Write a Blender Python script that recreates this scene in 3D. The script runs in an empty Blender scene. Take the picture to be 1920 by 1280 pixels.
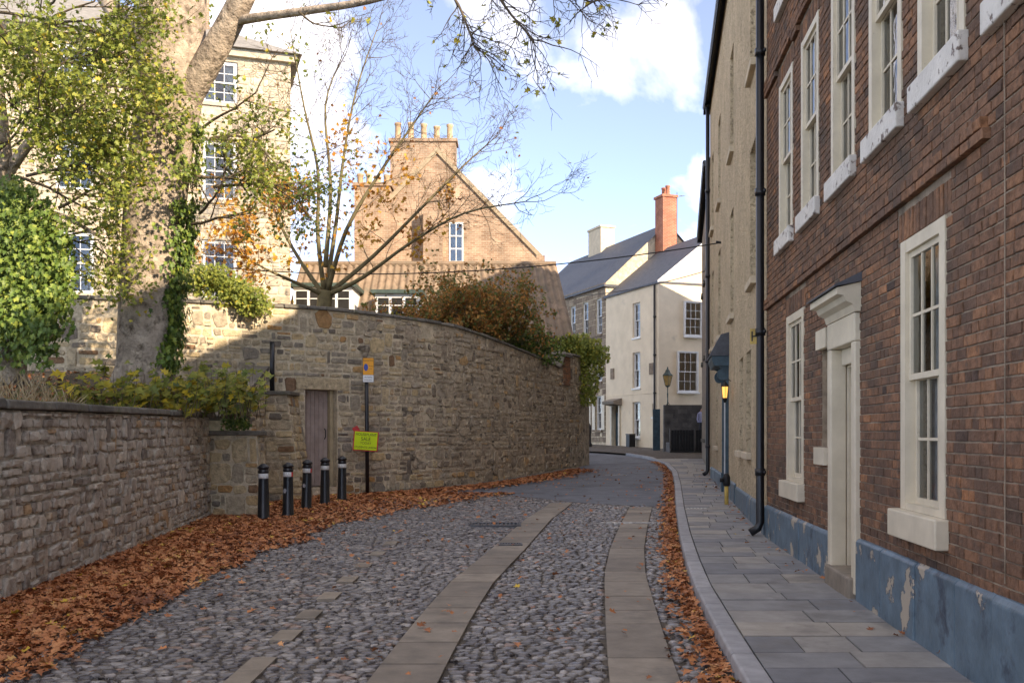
import bpy, math, random
from mathutils import Vector, Matrix, noise
R = random.Random(11)
PI = math.pi
scene = bpy.context.scene
col = scene.collection

# ------------------------------------------------------------------ camera, sky, sun, exposure
FPX, CXP, HZ, EYE = 1867.0, 960.0, 815.0, 1.65          # focal length in photo pixels, centre, horizon, eye height
cd = bpy.data.cameras.new('camera'); cam = bpy.data.objects.new('camera', cd); col.objects.link(cam)
cd.sensor_width = 36.0; cd.lens = 36.0 * FPX / 1920.0
cd.shift_y = (HZ - 640.0) / 1920.0
cd.clip_start = 0.1; cd.clip_end = 3000
cam.location = (0, 0, EYE); cam.rotation_euler = (PI / 2, 0, 0)
scene.camera = cam

SUN_EL = math.radians(25)
sun_to = Vector((0.70, -0.714, 0)).normalized() * math.cos(SUN_EL) + Vector((0, 0, math.sin(SUN_EL)))
world = bpy.data.worlds.new('World'); scene.world = world; world.use_nodes = True
nt = world.node_tree; nt.nodes.clear()
def N(t, ty, **kw):
    n = t.nodes.new(ty)
    for k, v in kw.items(): setattr(n, k, v)
    return n
sky = N(nt, 'ShaderNodeTexSky'); sky.sky_type = 'NISHITA'; sky.sun_disc = False
sky.sun_elevation = SUN_EL; sky.sun_rotation = math.atan2(sun_to.x, sun_to.y)
sky.air_density = 0.42; sky.dust_density = 0.0; sky.ozone_density = 2.0; sky.altitude = 1200
tc = N(nt, 'ShaderNodeTexCoord')
sep = N(nt, 'ShaderNodeSeparateXYZ'); nt.links.new(tc.outputs['Generated'], sep.inputs[0])
zz = N(nt, 'ShaderNodeMath', operation='MAXIMUM'); nt.links.new(sep.outputs[2], zz.inputs[0]); zz.inputs[1].default_value = 0.0
za = N(nt, 'ShaderNodeMath', operation='ADD'); nt.links.new(zz.outputs[0], za.inputs[0]); za.inputs[1].default_value = 0.22
dv = N(nt, 'ShaderNodeVectorMath', operation='DIVIDE'); nt.links.new(tc.outputs['Generated'], dv.inputs[0])
cb = N(nt, 'ShaderNodeCombineXYZ')
for i in range(3): nt.links.new(za.outputs[0], cb.inputs[i])
nt.links.new(cb.outputs[0], dv.inputs[1])
mp = N(nt, 'ShaderNodeMapping'); mp.inputs['Scale'].default_value = (1.7, .8, 0.35); mp.inputs['Location'].default_value = (5.5, 7.7, 0.0)
nt.links.new(dv.outputs[0], mp.inputs[0])
nz = N(nt, 'ShaderNodeTexNoise'); nz.inputs['Scale'].default_value = 1.7; nz.inputs['Detail'].default_value = 9; nz.inputs['Roughness'].default_value = 0.53
nz.inputs['Distortion'].default_value = 0.35
nt.links.new(mp.outputs[0], nz.inputs['Vector'])
rp = N(nt, 'ShaderNodeValToRGB'); rp.color_ramp.elements[0].position = 0.48; rp.color_ramp.elements[1].position = 1.0
rp.color_ramp.elements[0].color = (0.03, 0.03, 0.03, 1); rp.color_ramp.elements[1].color = (0.95, 0.95, 0.95, 1)
nt.links.new(nz.outputs['Fac'], rp.inputs[0])
mx = N(nt, 'ShaderNodeMixRGB'); mx.inputs[2].default_value = (10.5, 10.1, 9.6, 1)
nt.links.new(rp.outputs[0], mx.inputs[0]); nt.links.new(sky.outputs[0], mx.inputs[1])
bg = N(nt, 'ShaderNodeBackground'); bg.inputs['Strength'].default_value = 0.15
wo = N(nt, 'ShaderNodeOutputWorld')
nt.links.new(mx.outputs[0], bg.inputs[0]); nt.links.new(bg.outputs[0], wo.inputs[0])

ld = bpy.data.lights.new('sun', 'SUN'); ld.energy = 2.5; ld.angle = math.radians(0.55); ld.color = (1.0, 0.92, 0.80)
lo = bpy.data.objects.new('sun', ld); col.objects.link(lo)
lo.rotation_euler = (-sun_to).to_track_quat('-Z', 'Y').to_euler(); lo.location = (20, -20, 40)
scene.view_settings.view_transform = 'Standard'; scene.view_settings.look = 'None'
scene.view_settings.exposure = 1.9
scene.view_settings.use_white_balance = True; scene.view_settings.white_balance_temperature = 7900; scene.view_settings.white_balance_tint = 13; scene.view_settings.gamma = 1.0
scene.render.engine = 'CYCLES'
scene.cycles.use_denoising = True
scene.cycles.max_bounces = 6; scene.cycles.transparent_max_bounces = 12

# ------------------------------------------------------------------ helpers
def P(px, py, Y):                      # a point at depth Y that stands where the photo shows it
    return Vector(((px - CXP) / FPX * Y, Y, EYE + (HZ - py) / FPX * Y))
def lerp(a, b, t): return a + (b - a) * t
def interp(tab, x):
    if x <= tab[0][0]: return tab[0][1]
    for (a, b), (c, d) in zip(tab, tab[1:]):
        if x <= c:
            return lerp(b, d, (x - a) / (c - a))
    return tab[-1][1]
ZG = [(-40, 0), (5, 0), (15, .09), (20, .13), (29, .25), (40, .52), (52, .85), (70, 1.35), (110, 2.0), (400, 2.0)]
def zg(Y): return interp(ZG, Y)

class MB:
    def __init__(s): s.v = []; s.f = []; s.t = []; s.m = []
    def add(s, vs, fs, tint=.5, mat=0):
        b = len(s.v); s.v.extend([tuple(q) for q in vs]); s.t.extend([tint] * len(vs))
        for f in fs: s.f.append(tuple(i + b for i in f)); s.m.append(mat)
        return s
    def box(s, x0, y0, z0, x1, y1, z1, tint=.5, mat=0, M=None):
        vs = [Vector((x, y, z)) for z in (z0, z1) for y in (y0, y1) for x in (x0, x1)]
        if M is not None: vs = [M @ q for q in vs]
        return s.add(vs, [(0, 2, 3, 1), (4, 5, 7, 6), (0, 1, 5, 4), (2, 6, 7, 3), (0, 4, 6, 2), (1, 3, 7, 5)], tint, mat)
    def tube(s, pts, rad, n=6, tint=.5, mat=0, cap=True):
        pts = [Vector(p) for p in pts]
        if isinstance(rad, (int, float)): rad = [rad] * len(pts)
        b = len(s.v); up = None
        for i, p in enumerate(pts):
            d = (pts[min(i + 1, len(pts) - 1)] - pts[max(i - 1, 0)])
            if d.length < 1e-7: d = Vector((0, 0, 1))
            d.normalize()
            if up is None: up = d.orthogonal().normalized()
            u = (up - d * up.dot(d))
            u = u.normalized() if u.length > 1e-5 else d.orthogonal().normalized()
            up = u; w = d.cross(u)
            for k in range(n):
                a = 2 * PI * k / n
                s.v.append(tuple(p + (u * math.cos(a) + w * math.sin(a)) * rad[i])); s.t.append(tint)
        for i in range(len(pts) - 1):
            for k in range(n):
                a = b + i * n + k; c = b + i * n + (k + 1) % n
                s.f.append((a, c, c + n, a + n)); s.m.append(mat)
        if cap:
            s.f.append(tuple(b + k for k in range(n))[::-1]); s.m.append(mat)
            e = b + (len(pts) - 1) * n
            s.f.append(tuple(e + k for k in range(n))); s.m.append(mat)
        return s
    def lathe(s, prof, n=16, c=(0, 0, 0), tint=.5, mat=0):
        b = len(s.v)
        for r, z in prof:
            for k in range(n):
                a = 2 * PI * k / n
                s.v.append((c[0] + r * math.cos(a), c[1] + r * math.sin(a), c[2] + z)); s.t.append(tint)
        for i in range(len(prof) - 1):
            for k in range(n):
                a = b + i * n + k; d = b + i * n + (k + 1) % n
                s.f.append((a, d, d + n, a + n)); s.m.append(mat)
        s.f.append(tuple(b + k for k in range(n))[::-1]); s.m.append(mat)
        e = b + (len(prof) - 1) * n
        s.f.append(tuple(e + k for k in range(n))); s.m.append(mat)
        return s
    def prism(s, poly, fn, a, b, tint=.5, mat=0):    # 2-D outline, fn(u, v, w) -> point, between w = a and b
        n = len(poly)
        vs = [fn(u, v, a) for u, v in poly] + [fn(u, v, b) for u, v in poly]
        fs = [tuple(range(n))[::-1], tuple(range(n, 2 * n))] + [(i, (i + 1) % n, (i + 1) % n + n, i + n) for i in range(n)]
        return s.add(vs, fs, tint, mat)
    def build(s, name, mats, parent=None, smooth=False, kind=None):
        me = bpy.data.meshes.new(name)
        me.from_pydata(s.v, [], s.f)
        if not isinstance(mats, (list, tuple)): mats = [mats]
        for m in mats: me.materials.append(m)
        if len(mats) > 1: me.polygons.foreach_set('material_index', s.m)
        at = me.attributes.new('tint', 'FLOAT', 'POINT'); at.data.foreach_set('value', s.t)
        if smooth: me.polygons.foreach_set('use_smooth', [True] * len(s.f))
        me.update()
        o = bpy.data.objects.new(name, me); col.objects.link(o)
        if parent is not None: o.parent = parent
        if kind: o['kind'] = kind
        return o
def soften(o, w=.008, seg=2):
    b = o.modifiers.new('bevel', 'BEVEL'); b.width = w; b.segments = seg; b.limit_method = 'ANGLE'; return o
def tag(o, label=None, cat=None, group=None, kind=None):
    if label: o['label'] = label
    if cat: o['category'] = cat
    if group: o['group'] = group
    if kind: o['kind'] = kind
    return o
def empty(name, loc=(0, 0, 0), rz=0, label=None, cat=None, group=None):
    o = bpy.data.objects.new(name, None); col.objects.link(o); o.location = loc; o.rotation_euler = (0, 0, rz)
    return tag(o, label, cat, group)
def copy_tree(o, parent=None):
    c = o.copy(); col.objects.link(c); c.parent = parent
    for ch in [q for q in bpy.data.objects if q.parent == o]: copy_tree(ch, c)
    return c
def frame(name, O, d, label, cat, group=None):   # facade frame: local x along d, local +y out of the wall, z up
    return empty(name, O, math.atan2(d[1], d[0]), label, cat, group)

# ------------------------------------------------------------------ materials
def mat(name, stops, rough=.85, nscale=6, namt=.35, bump=.3, bscale=30, attr=True, spec=.3, coat=0, second=None, metal=0, trans=0, pos=None, bdist=.02):
    """colour ramp over the piece's own 'tint', broken up by noise; second = (colour, scale, lo, hi) patches of another colour"""
    m = bpy.data.materials.new(name); m.use_nodes = True
    t = m.node_tree; b = t.nodes['Principled BSDF']; L = t.links.new
    tcn = N(t, 'ShaderNodeTexCoord'); geo = N(t, 'ShaderNodeNewGeometry')
    vec = geo.outputs['Position'] if pos is None else tcn.outputs['Object']
    r = N(t, 'ShaderNodeValToRGB'); els = r.color_ramp.elements
    while len(els) < len(stops): els.new(.5)
    for e, (p, c) in zip(els, stops): e.position = p; e.color = (*c, 1)
    a = N(t, 'ShaderNodeAttribute', attribute_name='tint')
    n1 = N(t, 'ShaderNodeTexNoise'); n1.inputs['Scale'].default_value = nscale; n1.inputs['Detail'].default_value = 6; n1.inputs['Roughness'].default_value = .62
    L(vec, n1.inputs['Vector'])
    if attr: L(a.outputs['Fac'], r.inputs[0])
    else: L(n1.outputs['Fac'], r.inputs[0])
    mr = N(t, 'ShaderNodeMapRange'); mr.inputs[1].default_value = .3; mr.inputs[2].default_value = .7
    mr.inputs[3].default_value = 1 - namt; mr.inputs[4].default_value = 1 + namt
    L(n1.outputs['Fac'], mr.inputs[0])
    mul = N(t, 'ShaderNodeVectorMath', operation='SCALE'); L(r.outputs[0], mul.inputs[0]); L(mr.outputs[0], mul.inputs['Scale'])
    out = mul.outputs[0]
    for sec in ([] if second is None else second if isinstance(second, list) else [second]):
        c2, sc, lo_, hi_ = sec
        n3 = N(t, 'ShaderNodeTexNoise'); n3.inputs['Scale'].default_value = sc; n3.inputs['Detail'].default_value = 7; n3.inputs['Roughness'].default_value = .65
        L(vec, n3.inputs['Vector'])
        m3 = N(t, 'ShaderNodeMapRange'); m3.inputs[1].default_value = lo_; m3.inputs[2].default_value = hi_
        L(n3.outputs['Fac'], m3.inputs[0])
        mixn = N(t, 'ShaderNodeMixRGB'); L(m3.outputs[0], mixn.inputs[0]); L(out, mixn.inputs[1]); mixn.inputs[2].default_value = (*c2, 1)
        out = mixn.outputs[0]
    L(out, b.inputs['Base Color'])
    b.inputs['Roughness'].default_value = rough; b.inputs['Specular IOR Level'].default_value = spec; b.inputs['Metallic'].default_value = metal
    b.inputs['Coat Weight'].default_value = coat
    if trans:
        b.inputs['Subsurface Weight'].default_value = 0
        tr = N(t, 'ShaderNodeBsdfTranslucent'); L(out, tr.inputs[0])
        ms = N(t, 'ShaderNodeMixShader'); ms.inputs[0].default_value = trans
        L(b.outputs[0], ms.inputs[1]); L(tr.outputs[0], ms.inputs[2]); L(ms.outputs[0], t.nodes['Material Output'].inputs[0])
    if bump:
        n2 = N(t, 'ShaderNodeTexNoise'); n2.inputs['Scale'].default_value = bscale; n2.inputs['Detail'].default_value = 5; n2.inputs['Roughness'].default_value = .6
        L(vec, n2.inputs['Vector'])
        bp = N(t, 'ShaderNodeBump'); bp.inputs['Strength'].default_value = bump; bp.inputs['Distance'].default_value = bdist
        L(n2.outputs['Fac'], bp.inputs['Height']); L(bp.outputs[0], b.inputs['Normal'])
    return m
def flat(name, c, rough=.6, **k): return mat(name, [(0, c), (1, c)], rough=rough, **k)
M = {}
M['cobble'] = mat('cobble', [(0, (.075, .066, .07)), (.35, (.148, .136, .136)), (.7, (.215, .20, .192)), (.9, (.34, .31, .29)), (1, (.26, .18, .145))], rough=.25, nscale=14, namt=.3, bump=.25, bscale=40, spec=.5)
M['bed'] = mat('cobble_bed', [(0, (.075, .062, .052)), (1, (.14, .118, .095))], attr=False, nscale=5, bump=.6, bscale=50, rough=.9)
M['flag'] = mat('flagstone', [(0, (.20, .168, .135)), (1, (.29, .245, .195))], rough=.62, nscale=5, namt=.22, bump=.2, bscale=60, second=((.14, .12, .10), 2.2, .52, .72))
M['slab'] = mat('paving_slab', [(0, (.185, .19, .205)), (.5, (.275, .27, .265)), (1, (.36, .325, .28))], rough=.6, nscale=4, namt=.2, bump=.18, bscale=50, second=[((.16, .15, .14), 1.8, .52, .75), ((.38, .37, .36), 38, .715, .735)])
M['kerb'] = mat('kerb_stone', [(0, (.27, .27, .285)), (1, (.36, .36, .375))], rough=.62, nscale=6, namt=.2, bump=.2, bscale=60)
M['asphalt'] = mat('asphalt', [(0, (.12, .13, .155)), (1, (.175, .187, .215))], attr=False, nscale=2.5, namt=.15, bump=.5, bscale=160, rough=.7, second=((.07, .075, .09), .7, .5, .7))
M['earth'] = mat('earth', [(0, (.05, .04, .028)), (1, (.10, .08, .05))], attr=False, nscale=3, bump=.8, bscale=14)
M['ground'] = mat('ground', [(0, (.06, .055, .045)), (1, (.10, .09, .075))], attr=False, nscale=.6, bump=.4, bscale=10)
M['greystone'] = mat('grey_rubble', [(0, (.22, .18, .145)), (.3, (.38, .315, .25)), (.65, (.50, .425, .335)), (.9, (.58, .50, .40)), (1, (.45, .29, .16))], nscale=9, namt=.34, bump=.8, bscale=22, bdist=.03, second=[((.53, .465, .385), 3.2, .5, .64), ((.13, .11, .095), 5, .62, .76)])
M['greymortar'] = mat('grey_mortar', [(0, (.46, .40, .33)), (1, (.62, .545, .45))], attr=False, nscale=7, bump=1, bscale=18, bdist=.03, second=((.11, .10, .09), 4, .56, .7))
M['goldstone'] = mat('gold_rubble', [(0, (.17, .14, .11)), (.22, (.29, .245, .19)), (.5, (.47, .375, .25)), (.75, (.53, .405, .235)), (.92, (.46, .255, .10)), (1, (.22, .13, .075))], nscale=10, namt=.35, bump=.8, bscale=24, bdist=.03, second=((.12, .10, .08), 4, .60, .76))
M['goldmortar'] = mat('gold_mortar', [(0, (.52, .425, .295)), (1, (.65, .55, .40))], attr=False, nscale=6, bump=1, bscale=18, bdist=.03, second=((.27, .225, .165), 3, .55, .74))
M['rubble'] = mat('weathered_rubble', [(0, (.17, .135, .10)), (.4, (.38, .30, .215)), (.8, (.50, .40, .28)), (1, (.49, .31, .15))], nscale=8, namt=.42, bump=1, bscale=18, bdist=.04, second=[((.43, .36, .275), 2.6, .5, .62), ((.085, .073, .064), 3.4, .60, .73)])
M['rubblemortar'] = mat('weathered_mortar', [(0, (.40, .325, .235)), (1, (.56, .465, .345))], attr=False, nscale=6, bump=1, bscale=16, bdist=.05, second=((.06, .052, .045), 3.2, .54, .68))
M['coping'] = mat('coping', [(0, (.11, .10, .085)), (1, (.185, .165, .135))], nscale=8, namt=.35, bump=.7, bscale=25, second=((.10, .11, .055), 3, .55, .7))
M['brick'] = mat('brick', [(0, (.075, .05, .04)), (.25, (.14, .08, .054)), (.55, (.215, .113, .068)), (.8, (.275, .136, .074)), (.95, (.38, .165, .075)), (1, (.28, .195, .14))], nscale=16, namt=.45, bump=.7, bscale=45, second=[((.075, .06, .05), 1.0, .49, .70), ((.10, .075, .06), 7, .56, .7)])
M['mortar'] = mat('brick_mortar', [(0, (.22, .17, .125)), (1, (.36, .29, .22))], attr=False, nscale=5, bump=.6, bscale=60, second=((.06, .05, .043), 1.3, .5, .72))
M['cream_paint'] = mat('cream_paint', [(0, (.60, .53, .405)), (1, (.68, .61, .48))], attr=False, nscale=3, namt=.1, bump=.15, bscale=20, rough=.5, second=((.42, .36, .27), 7, .66, .76))
M['sill_paint'] = mat('flaking_sill_paint', [(0, (.60, .57, .52)), (1, (.68, .65, .60))], attr=False, nscale=4, namt=.1, bump=.5, bscale=20, rough=.6, second=((.16, .12, .10), 9, .58, .63))
M['white_paint'] = mat('white_paint', [(0, (.70, .70, .68)), (1, (.78, .78, .76))], attr=False, nscale=3, namt=.06, bump=.1, rough=.45)
M['blue_plinth'] = mat('blue_plinth', [(0, (.08, .135, .18)), (1, (.115, .18, .235))], attr=False, nscale=4, namt=.25, bump=.5, bscale=9, rough=.42, spec=.5, second=[((.035, .055, .085), 3.5, .55, .68), ((.05, .065, .09), 2.6, .592, .604), ((.42, .365, .295), 2.6, .606, .62)])
M['teal_paint'] = flat('teal_paint', (.04, .075, .10), .4, bump=.1)
M['render'] = mat('roughcast', [(0, (.56, .44, .285)), (1, (.69, .555, .375))], attr=False, nscale=2.2, namt=.15, bump=1, bscale=13, bdist=.10, rough=.92, second=[((.42, .325, .21), 1.1, .54, .74), ((.31, .235, .15), 15, .52, .64)])  # fine dark speckle paints in the shade of the roughcast pits
M['render_smooth'] = mat('render_trim', [(0, (.54, .45, .33)), (1, (.64, .54, .40))], attr=False, nscale=3, namt=.12, bump=.3, bscale=30, rough=.9)
M['cream_wall'] = mat('cream_limewash', [(0, (.74, .61, .44)), (1, (.80, .68, .51))], attr=False, nscale=1.2, namt=.07, bump=.35, bscale=9, rough=.9, second=((.50, .43, .34), .9, .60, .82))
M['ashlar'] = mat('brown_ashlar', [(0, (.17, .125, .09)), (.5, (.25, .19, .135)), (1, (.33, .26, .185))], nscale=6, namt=.3, bump=.4, bscale=20)
M['slate'] = mat('slate', [(0, (.055, .06, .075)), (1, (.10, .108, .125))], nscale=5, namt=.3, bump=.3, bscale=20, rough=.6)
M['stone_slate'] = mat('pale_roof_slate', [(0, (.19, .18, .17)), (1, (.28, .265, .24))], nscale=4, namt=.3, bump=.4, bscale=14)
M['pantile'] = mat('weathered_pantile', [(0, (.16, .115, .08)), (.6, (.25, .18, .125)), (1, (.31, .21, .13))], nscale=4, namt=.35, bump=.5, bscale=18, second=((.13, .11, .08), 2, .5, .7))
M['verge'] = flat('pale_verge', (.34, .27, .185), .9, namt=.2)
M['pot'] = mat('chimney_pot', [(0, (.36, .25, .15)), (1, (.46, .34, .21))], nscale=5, bump=.2)
M['concrete'] = mat('concrete_block', [(0, (.085, .08, .078)), (1, (.14, .133, .128))], nscale=4, namt=.35, bump=.5, bscale=30, second=((.055, .05, .05), 2, .5, .7))
M['black_paint'] = flat('black_paint', (.012, .013, .016), .32, spec=.5, bump=.08, namt=.2)
M['black_iron'] = flat('black_iron', (.014, .014, .015), .5, bump=.15)
M['dark_wood'] = flat('dark_gate_boards', (.018, .018, .02), .6, bump=.2)
M['band_white'] = flat('reflective_band', (.62, .62, .60), .45, bump=0, namt=.12)
M['red'] = flat('red_paint', (.55, .03, .025), .45, bump=0)
M['sticker'] = flat('torn_sticker', (.34, .34, .36), .6, bump=0, namt=.5, nscale=40)
M['orange_sign'] = flat('orange_sign', (.80, .33, .015), .4, bump=0, namt=.03)
M['sign_white'] = flat('sign_white', (.72, .72, .72), .4, bump=0, namt=.03)
M['sign_blue'] = flat('sign_blue', (.03, .07, .35), .4, bump=0)
M['ink'] = flat('ink', (.015, .015, .018), .6, bump=0)
M['lime_card'] = flat('lime_card', (.62, .80, .02), .6, bump=0, namt=.04)
M['yellow'] = flat('yellow_paint', (.50, .34, .09), .5, bump=.1)
M['door_wood'] = mat('faded_door_boards', [(0, (.34, .26, .225)), (1, (.43, .34, .295))], nscale=5, namt=.18, bump=.3, bscale=24, rough=.75)
M['bare_wood'] = flat('pale_door_post', (.44, .35, .22), .8, namt=.2)
M['copper_lamp'] = flat('verdigris_lamp_metal', (.05, .075, .065), .5, bump=.1)
M['amber_glass'] = flat('amber_lamp_glass', (.42, .28, .10), .2, bump=0, spec=.6)
M['bark'] = mat('bark', [(0, (.30, .235, .18)), (1, (.46, .375, .29))], attr=False, nscale=4, namt=.3, bump=1, bscale=9, bdist=.08, second=((.09, .065, .045), 5, .52, .68))
M['twig'] = mat('twig', [(0, (.07, .052, .035)), (1, (.14, .105, .065))], nscale=6, bump=.3)
M['mosstwig'] = mat('mossy_limb', [(0, (.12, .095, .045)), (1, (.20, .165, .085))], nscale=6, bump=.4)
def leafmat(name, stops, tr=.35): return mat(name, stops, rough=.5, nscale=20, namt=.2, bump=0, spec=.35, trans=tr)
M['leaf_green'] = leafmat('green_leaf', [(0, (.09, .14, .03)), (.5, (.24, .28, .055)), (.85, (.38, .38, .075)), (1, (.55, .42, .05))])
M['leaf_ivy'] = leafmat('ivy_leaf', [(0, (.04, .08, .018)), (.55, (.12, .19, .035)), (1, (.29, .34, .06))], .2)
M['leaf_yellow'] = leafmat('yellowing_leaf', [(0, (.08, .12, .025)), (.5, (.23, .23, .035)), (1, (.52, .37, .03))])
M['leaf_orange'] = leafmat('orange_leaf', [(0, (.26, .08, .02)), (.5, (.46, .19, .03)), (1, (.58, .36, .04))])
M['leaf_bush'] = leafmat('russet_bush_leaf', [(0, (.08, .12, .03)), (.4, (.19, .19, .05)), (.65, (.36, .16, .05)), (1, (.52, .25, .06))])
M['leaf_fallen'] = mat('fallen_leaf', [(0, (.17, .06, .03)), (.35, (.36, .13, .05)), (.7, (.50, .20, .08)), (.92, (.60, .31, .14)), (1, (.60, .40, .06))], rough=.6, nscale=25, namt=.25, bump=0)
M['dry_grass'] = leafmat('dry_grass', [(0, (.20, .14, .07)), (1, (.36, .28, .15))], .2)
M['grass'] = leafmat('grass_blade', [(0, (.05, .08, .02)), (1, (.13, .15, .04))], .2)
M['curtain'] = flat('white_curtain', (.55, .54, .51), .9, bump=0)
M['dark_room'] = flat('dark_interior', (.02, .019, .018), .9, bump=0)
M['blue_cloth'] = flat('striped_blue_shirt', (.10, .13, .42), .8, bump=.1)
M['skin'] = flat('skin', (.42, .25, .18), .6, bump=0)
M['pale_sett'] = mat('pale_sett', [(0, (.34, .33, .33)), (1, (.52, .50, .48))], nscale=10, bump=.3)
M['metal'] = flat('worn_iron_cover', (.09, .09, .095), .45, bump=.2, metal=.4)
# window glass: see-through, with a clear reflection
g = bpy.data.materials.new('window_glass'); g.use_nodes = True; t = g.node_tree; t.nodes.clear()
o_ = N(t, 'ShaderNodeOutputMaterial'); fr = N(t, 'ShaderNodeFresnel'); fr.inputs['IOR'].default_value = 1.9
tr = N(t, 'ShaderNodeBsdfTransparent'); tr.inputs[0].default_value = (.80, .84, .86, 1); gl = N(t, 'ShaderNodeBsdfGlossy'); gl.inputs['Roughness'].default_value = .02
nb = N(t, 'ShaderNodeTexNoise'); nb.inputs['Scale'].default_value = 5; bp_ = N(t, 'ShaderNodeBump'); bp_.inputs['Strength'].default_value = .06; bp_.inputs['Distance'].default_value = .05
t.links.new(nb.outputs['Fac'], bp_.inputs['Height']); t.links.new(bp_.outputs[0], gl.inputs['Normal'])
ms = N(t, 'ShaderNodeMixShader'); t.links.new(fr.outputs[0], ms.inputs[0]); t.links.new(tr.outputs[0], ms.inputs[1]); t.links.new(gl.outputs[0], ms.inputs[2]); t.links.new(ms.outputs[0], o_.inputs[0])
M['glass'] = g
# far brickwork (gable house, chimneys): bricks too small to pick apart
def brickmat(name, c1, c2, mo):
    m = bpy.data.materials.new(name); m.use_nodes = True; t = m.node_tree; b = t.nodes['Principled BSDF']; L = t.links.new
    tcn = N(t, 'ShaderNodeTexCoord'); sp = N(t, 'ShaderNodeSeparateXYZ'); L(tcn.outputs['Object'], sp.inputs[0])
    ad = N(t, 'ShaderNodeMath', operation='ADD'); L(sp.outputs[0], ad.inputs[0]); L(sp.outputs[1], ad.inputs[1])
    cbn = N(t, 'ShaderNodeCombineXYZ'); L(ad.outputs[0], cbn.inputs[0]); L(sp.outputs[2], cbn.inputs[1])
    br = N(t, 'ShaderNodeTexBrick'); br.inputs['Scale'].default_value = 1; br.inputs['Brick Width'].default_value = .23; br.inputs['Row Height'].default_value = .078
    br.inputs['Mortar Size'].default_value = .009; br.inputs['Color1'].default_value = (*c1, 1); br.inputs['Color2'].default_value = (*c2, 1); br.inputs['Mortar'].default_value = (*mo, 1)
    L(cbn.outputs[0], br.inputs['Vector'])
    n = N(t, 'ShaderNodeTexNoise'); n.inputs['Scale'].default_value = 1.6; n.inputs['Detail'].default_value = 8; L(tcn.outputs['Object'], n.inputs['Vector'])
    mr = N(t, 'ShaderNodeMapRange'); mr.inputs[1].default_value = .3; mr.inputs[2].default_value = .7; mr.inputs[3].default_value = .65; mr.inputs[4].default_value = 1.3; L(n.outputs['Fac'], mr.inputs[0])
    sc = N(t, 'ShaderNodeVectorMath', operation='SCALE'); L(br.outputs['Color'], sc.inputs[0]); L(mr.outputs[0], sc.inputs['Scale']); L(sc.outputs[0], b.inputs['Base Color'])
    b.inputs['Roughness'].default_value = .9
    bp = N(t, 'ShaderNodeBump'); bp.inputs['Strength'].default_value = .5; bp.inputs['Distance'].default_value = .02; L(br.outputs['Fac'], bp.inputs['Height']); bp.invert = True; L(bp.outputs[0], b.inputs['Normal'])
    return m
M['far_brick'] = brickmat('pale_red_brickwork', (.27, .16, .10), (.37, .255, .175), (.40, .335, .255))
M['red_brick'] = brickmat('red_brickwork', (.36, .09, .045), (.44, .14, .07), (.34, .25, .19))

# ------------------------------------------------------------------ piece makers
def stone(mb, fn, u0, u1, v0, v1, depth, tint, jit=.18, back=-.03, rnd=.3, edge=.985, mid=(.6, .85), face=.82):
    """an irregular rounded stone on a surface; fn(u, v, w) -> point, w out of the surface"""
    w, h = u1 - u0, v1 - v0; c = (u0 + u1) / 2, (v0 + v1) / 2
    k = min(w, h) * rnd
    j = lambda s: R.uniform(-1, 1) * s * jit
    base = [(u0 + k, v0), (u1 - k, v0), (u1, v0 + k), (u1, v1 - k), (u1 - k, v1), (u0 + k, v1), (u0, v1 - k), (u0, v0 + k)]
    pts = [(u + j(k), v + j(k)) for u, v in base]
    tl = R.uniform(-.25, .25) * depth, R.uniform(-.3, .3) * depth
    vs = [fn(u, v, back) for u, v in pts]
    vs += [fn(lerp(c[0], u, edge), lerp(c[1], v, edge), depth * R.uniform(*mid)) for u, v in pts]
    for u, v in pts:
        uu, vv = lerp(c[0], u, face), lerp(c[1], v, face)
        vs.append(fn(uu, vv, depth * R.uniform(.85, 1.1) + tl[0] * (uu - c[0]) / w + tl[1] * (vv - c[1]) / h))
    vs.append(fn(c[0], c[1], depth * R.uniform(.95, 1.15)))
    fs = []
    for r_ in (0, 8):
        for i in range(8): fs.append((r_ + i, r_ + (i + 1) % 8, r_ + 8 + (i + 1) % 8, r_ + 8 + i))
    for i in range(8): fs.append((16 + i, 16 + (i + 1) % 8, 24))
    mb.add(vs, fs, tint)
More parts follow.
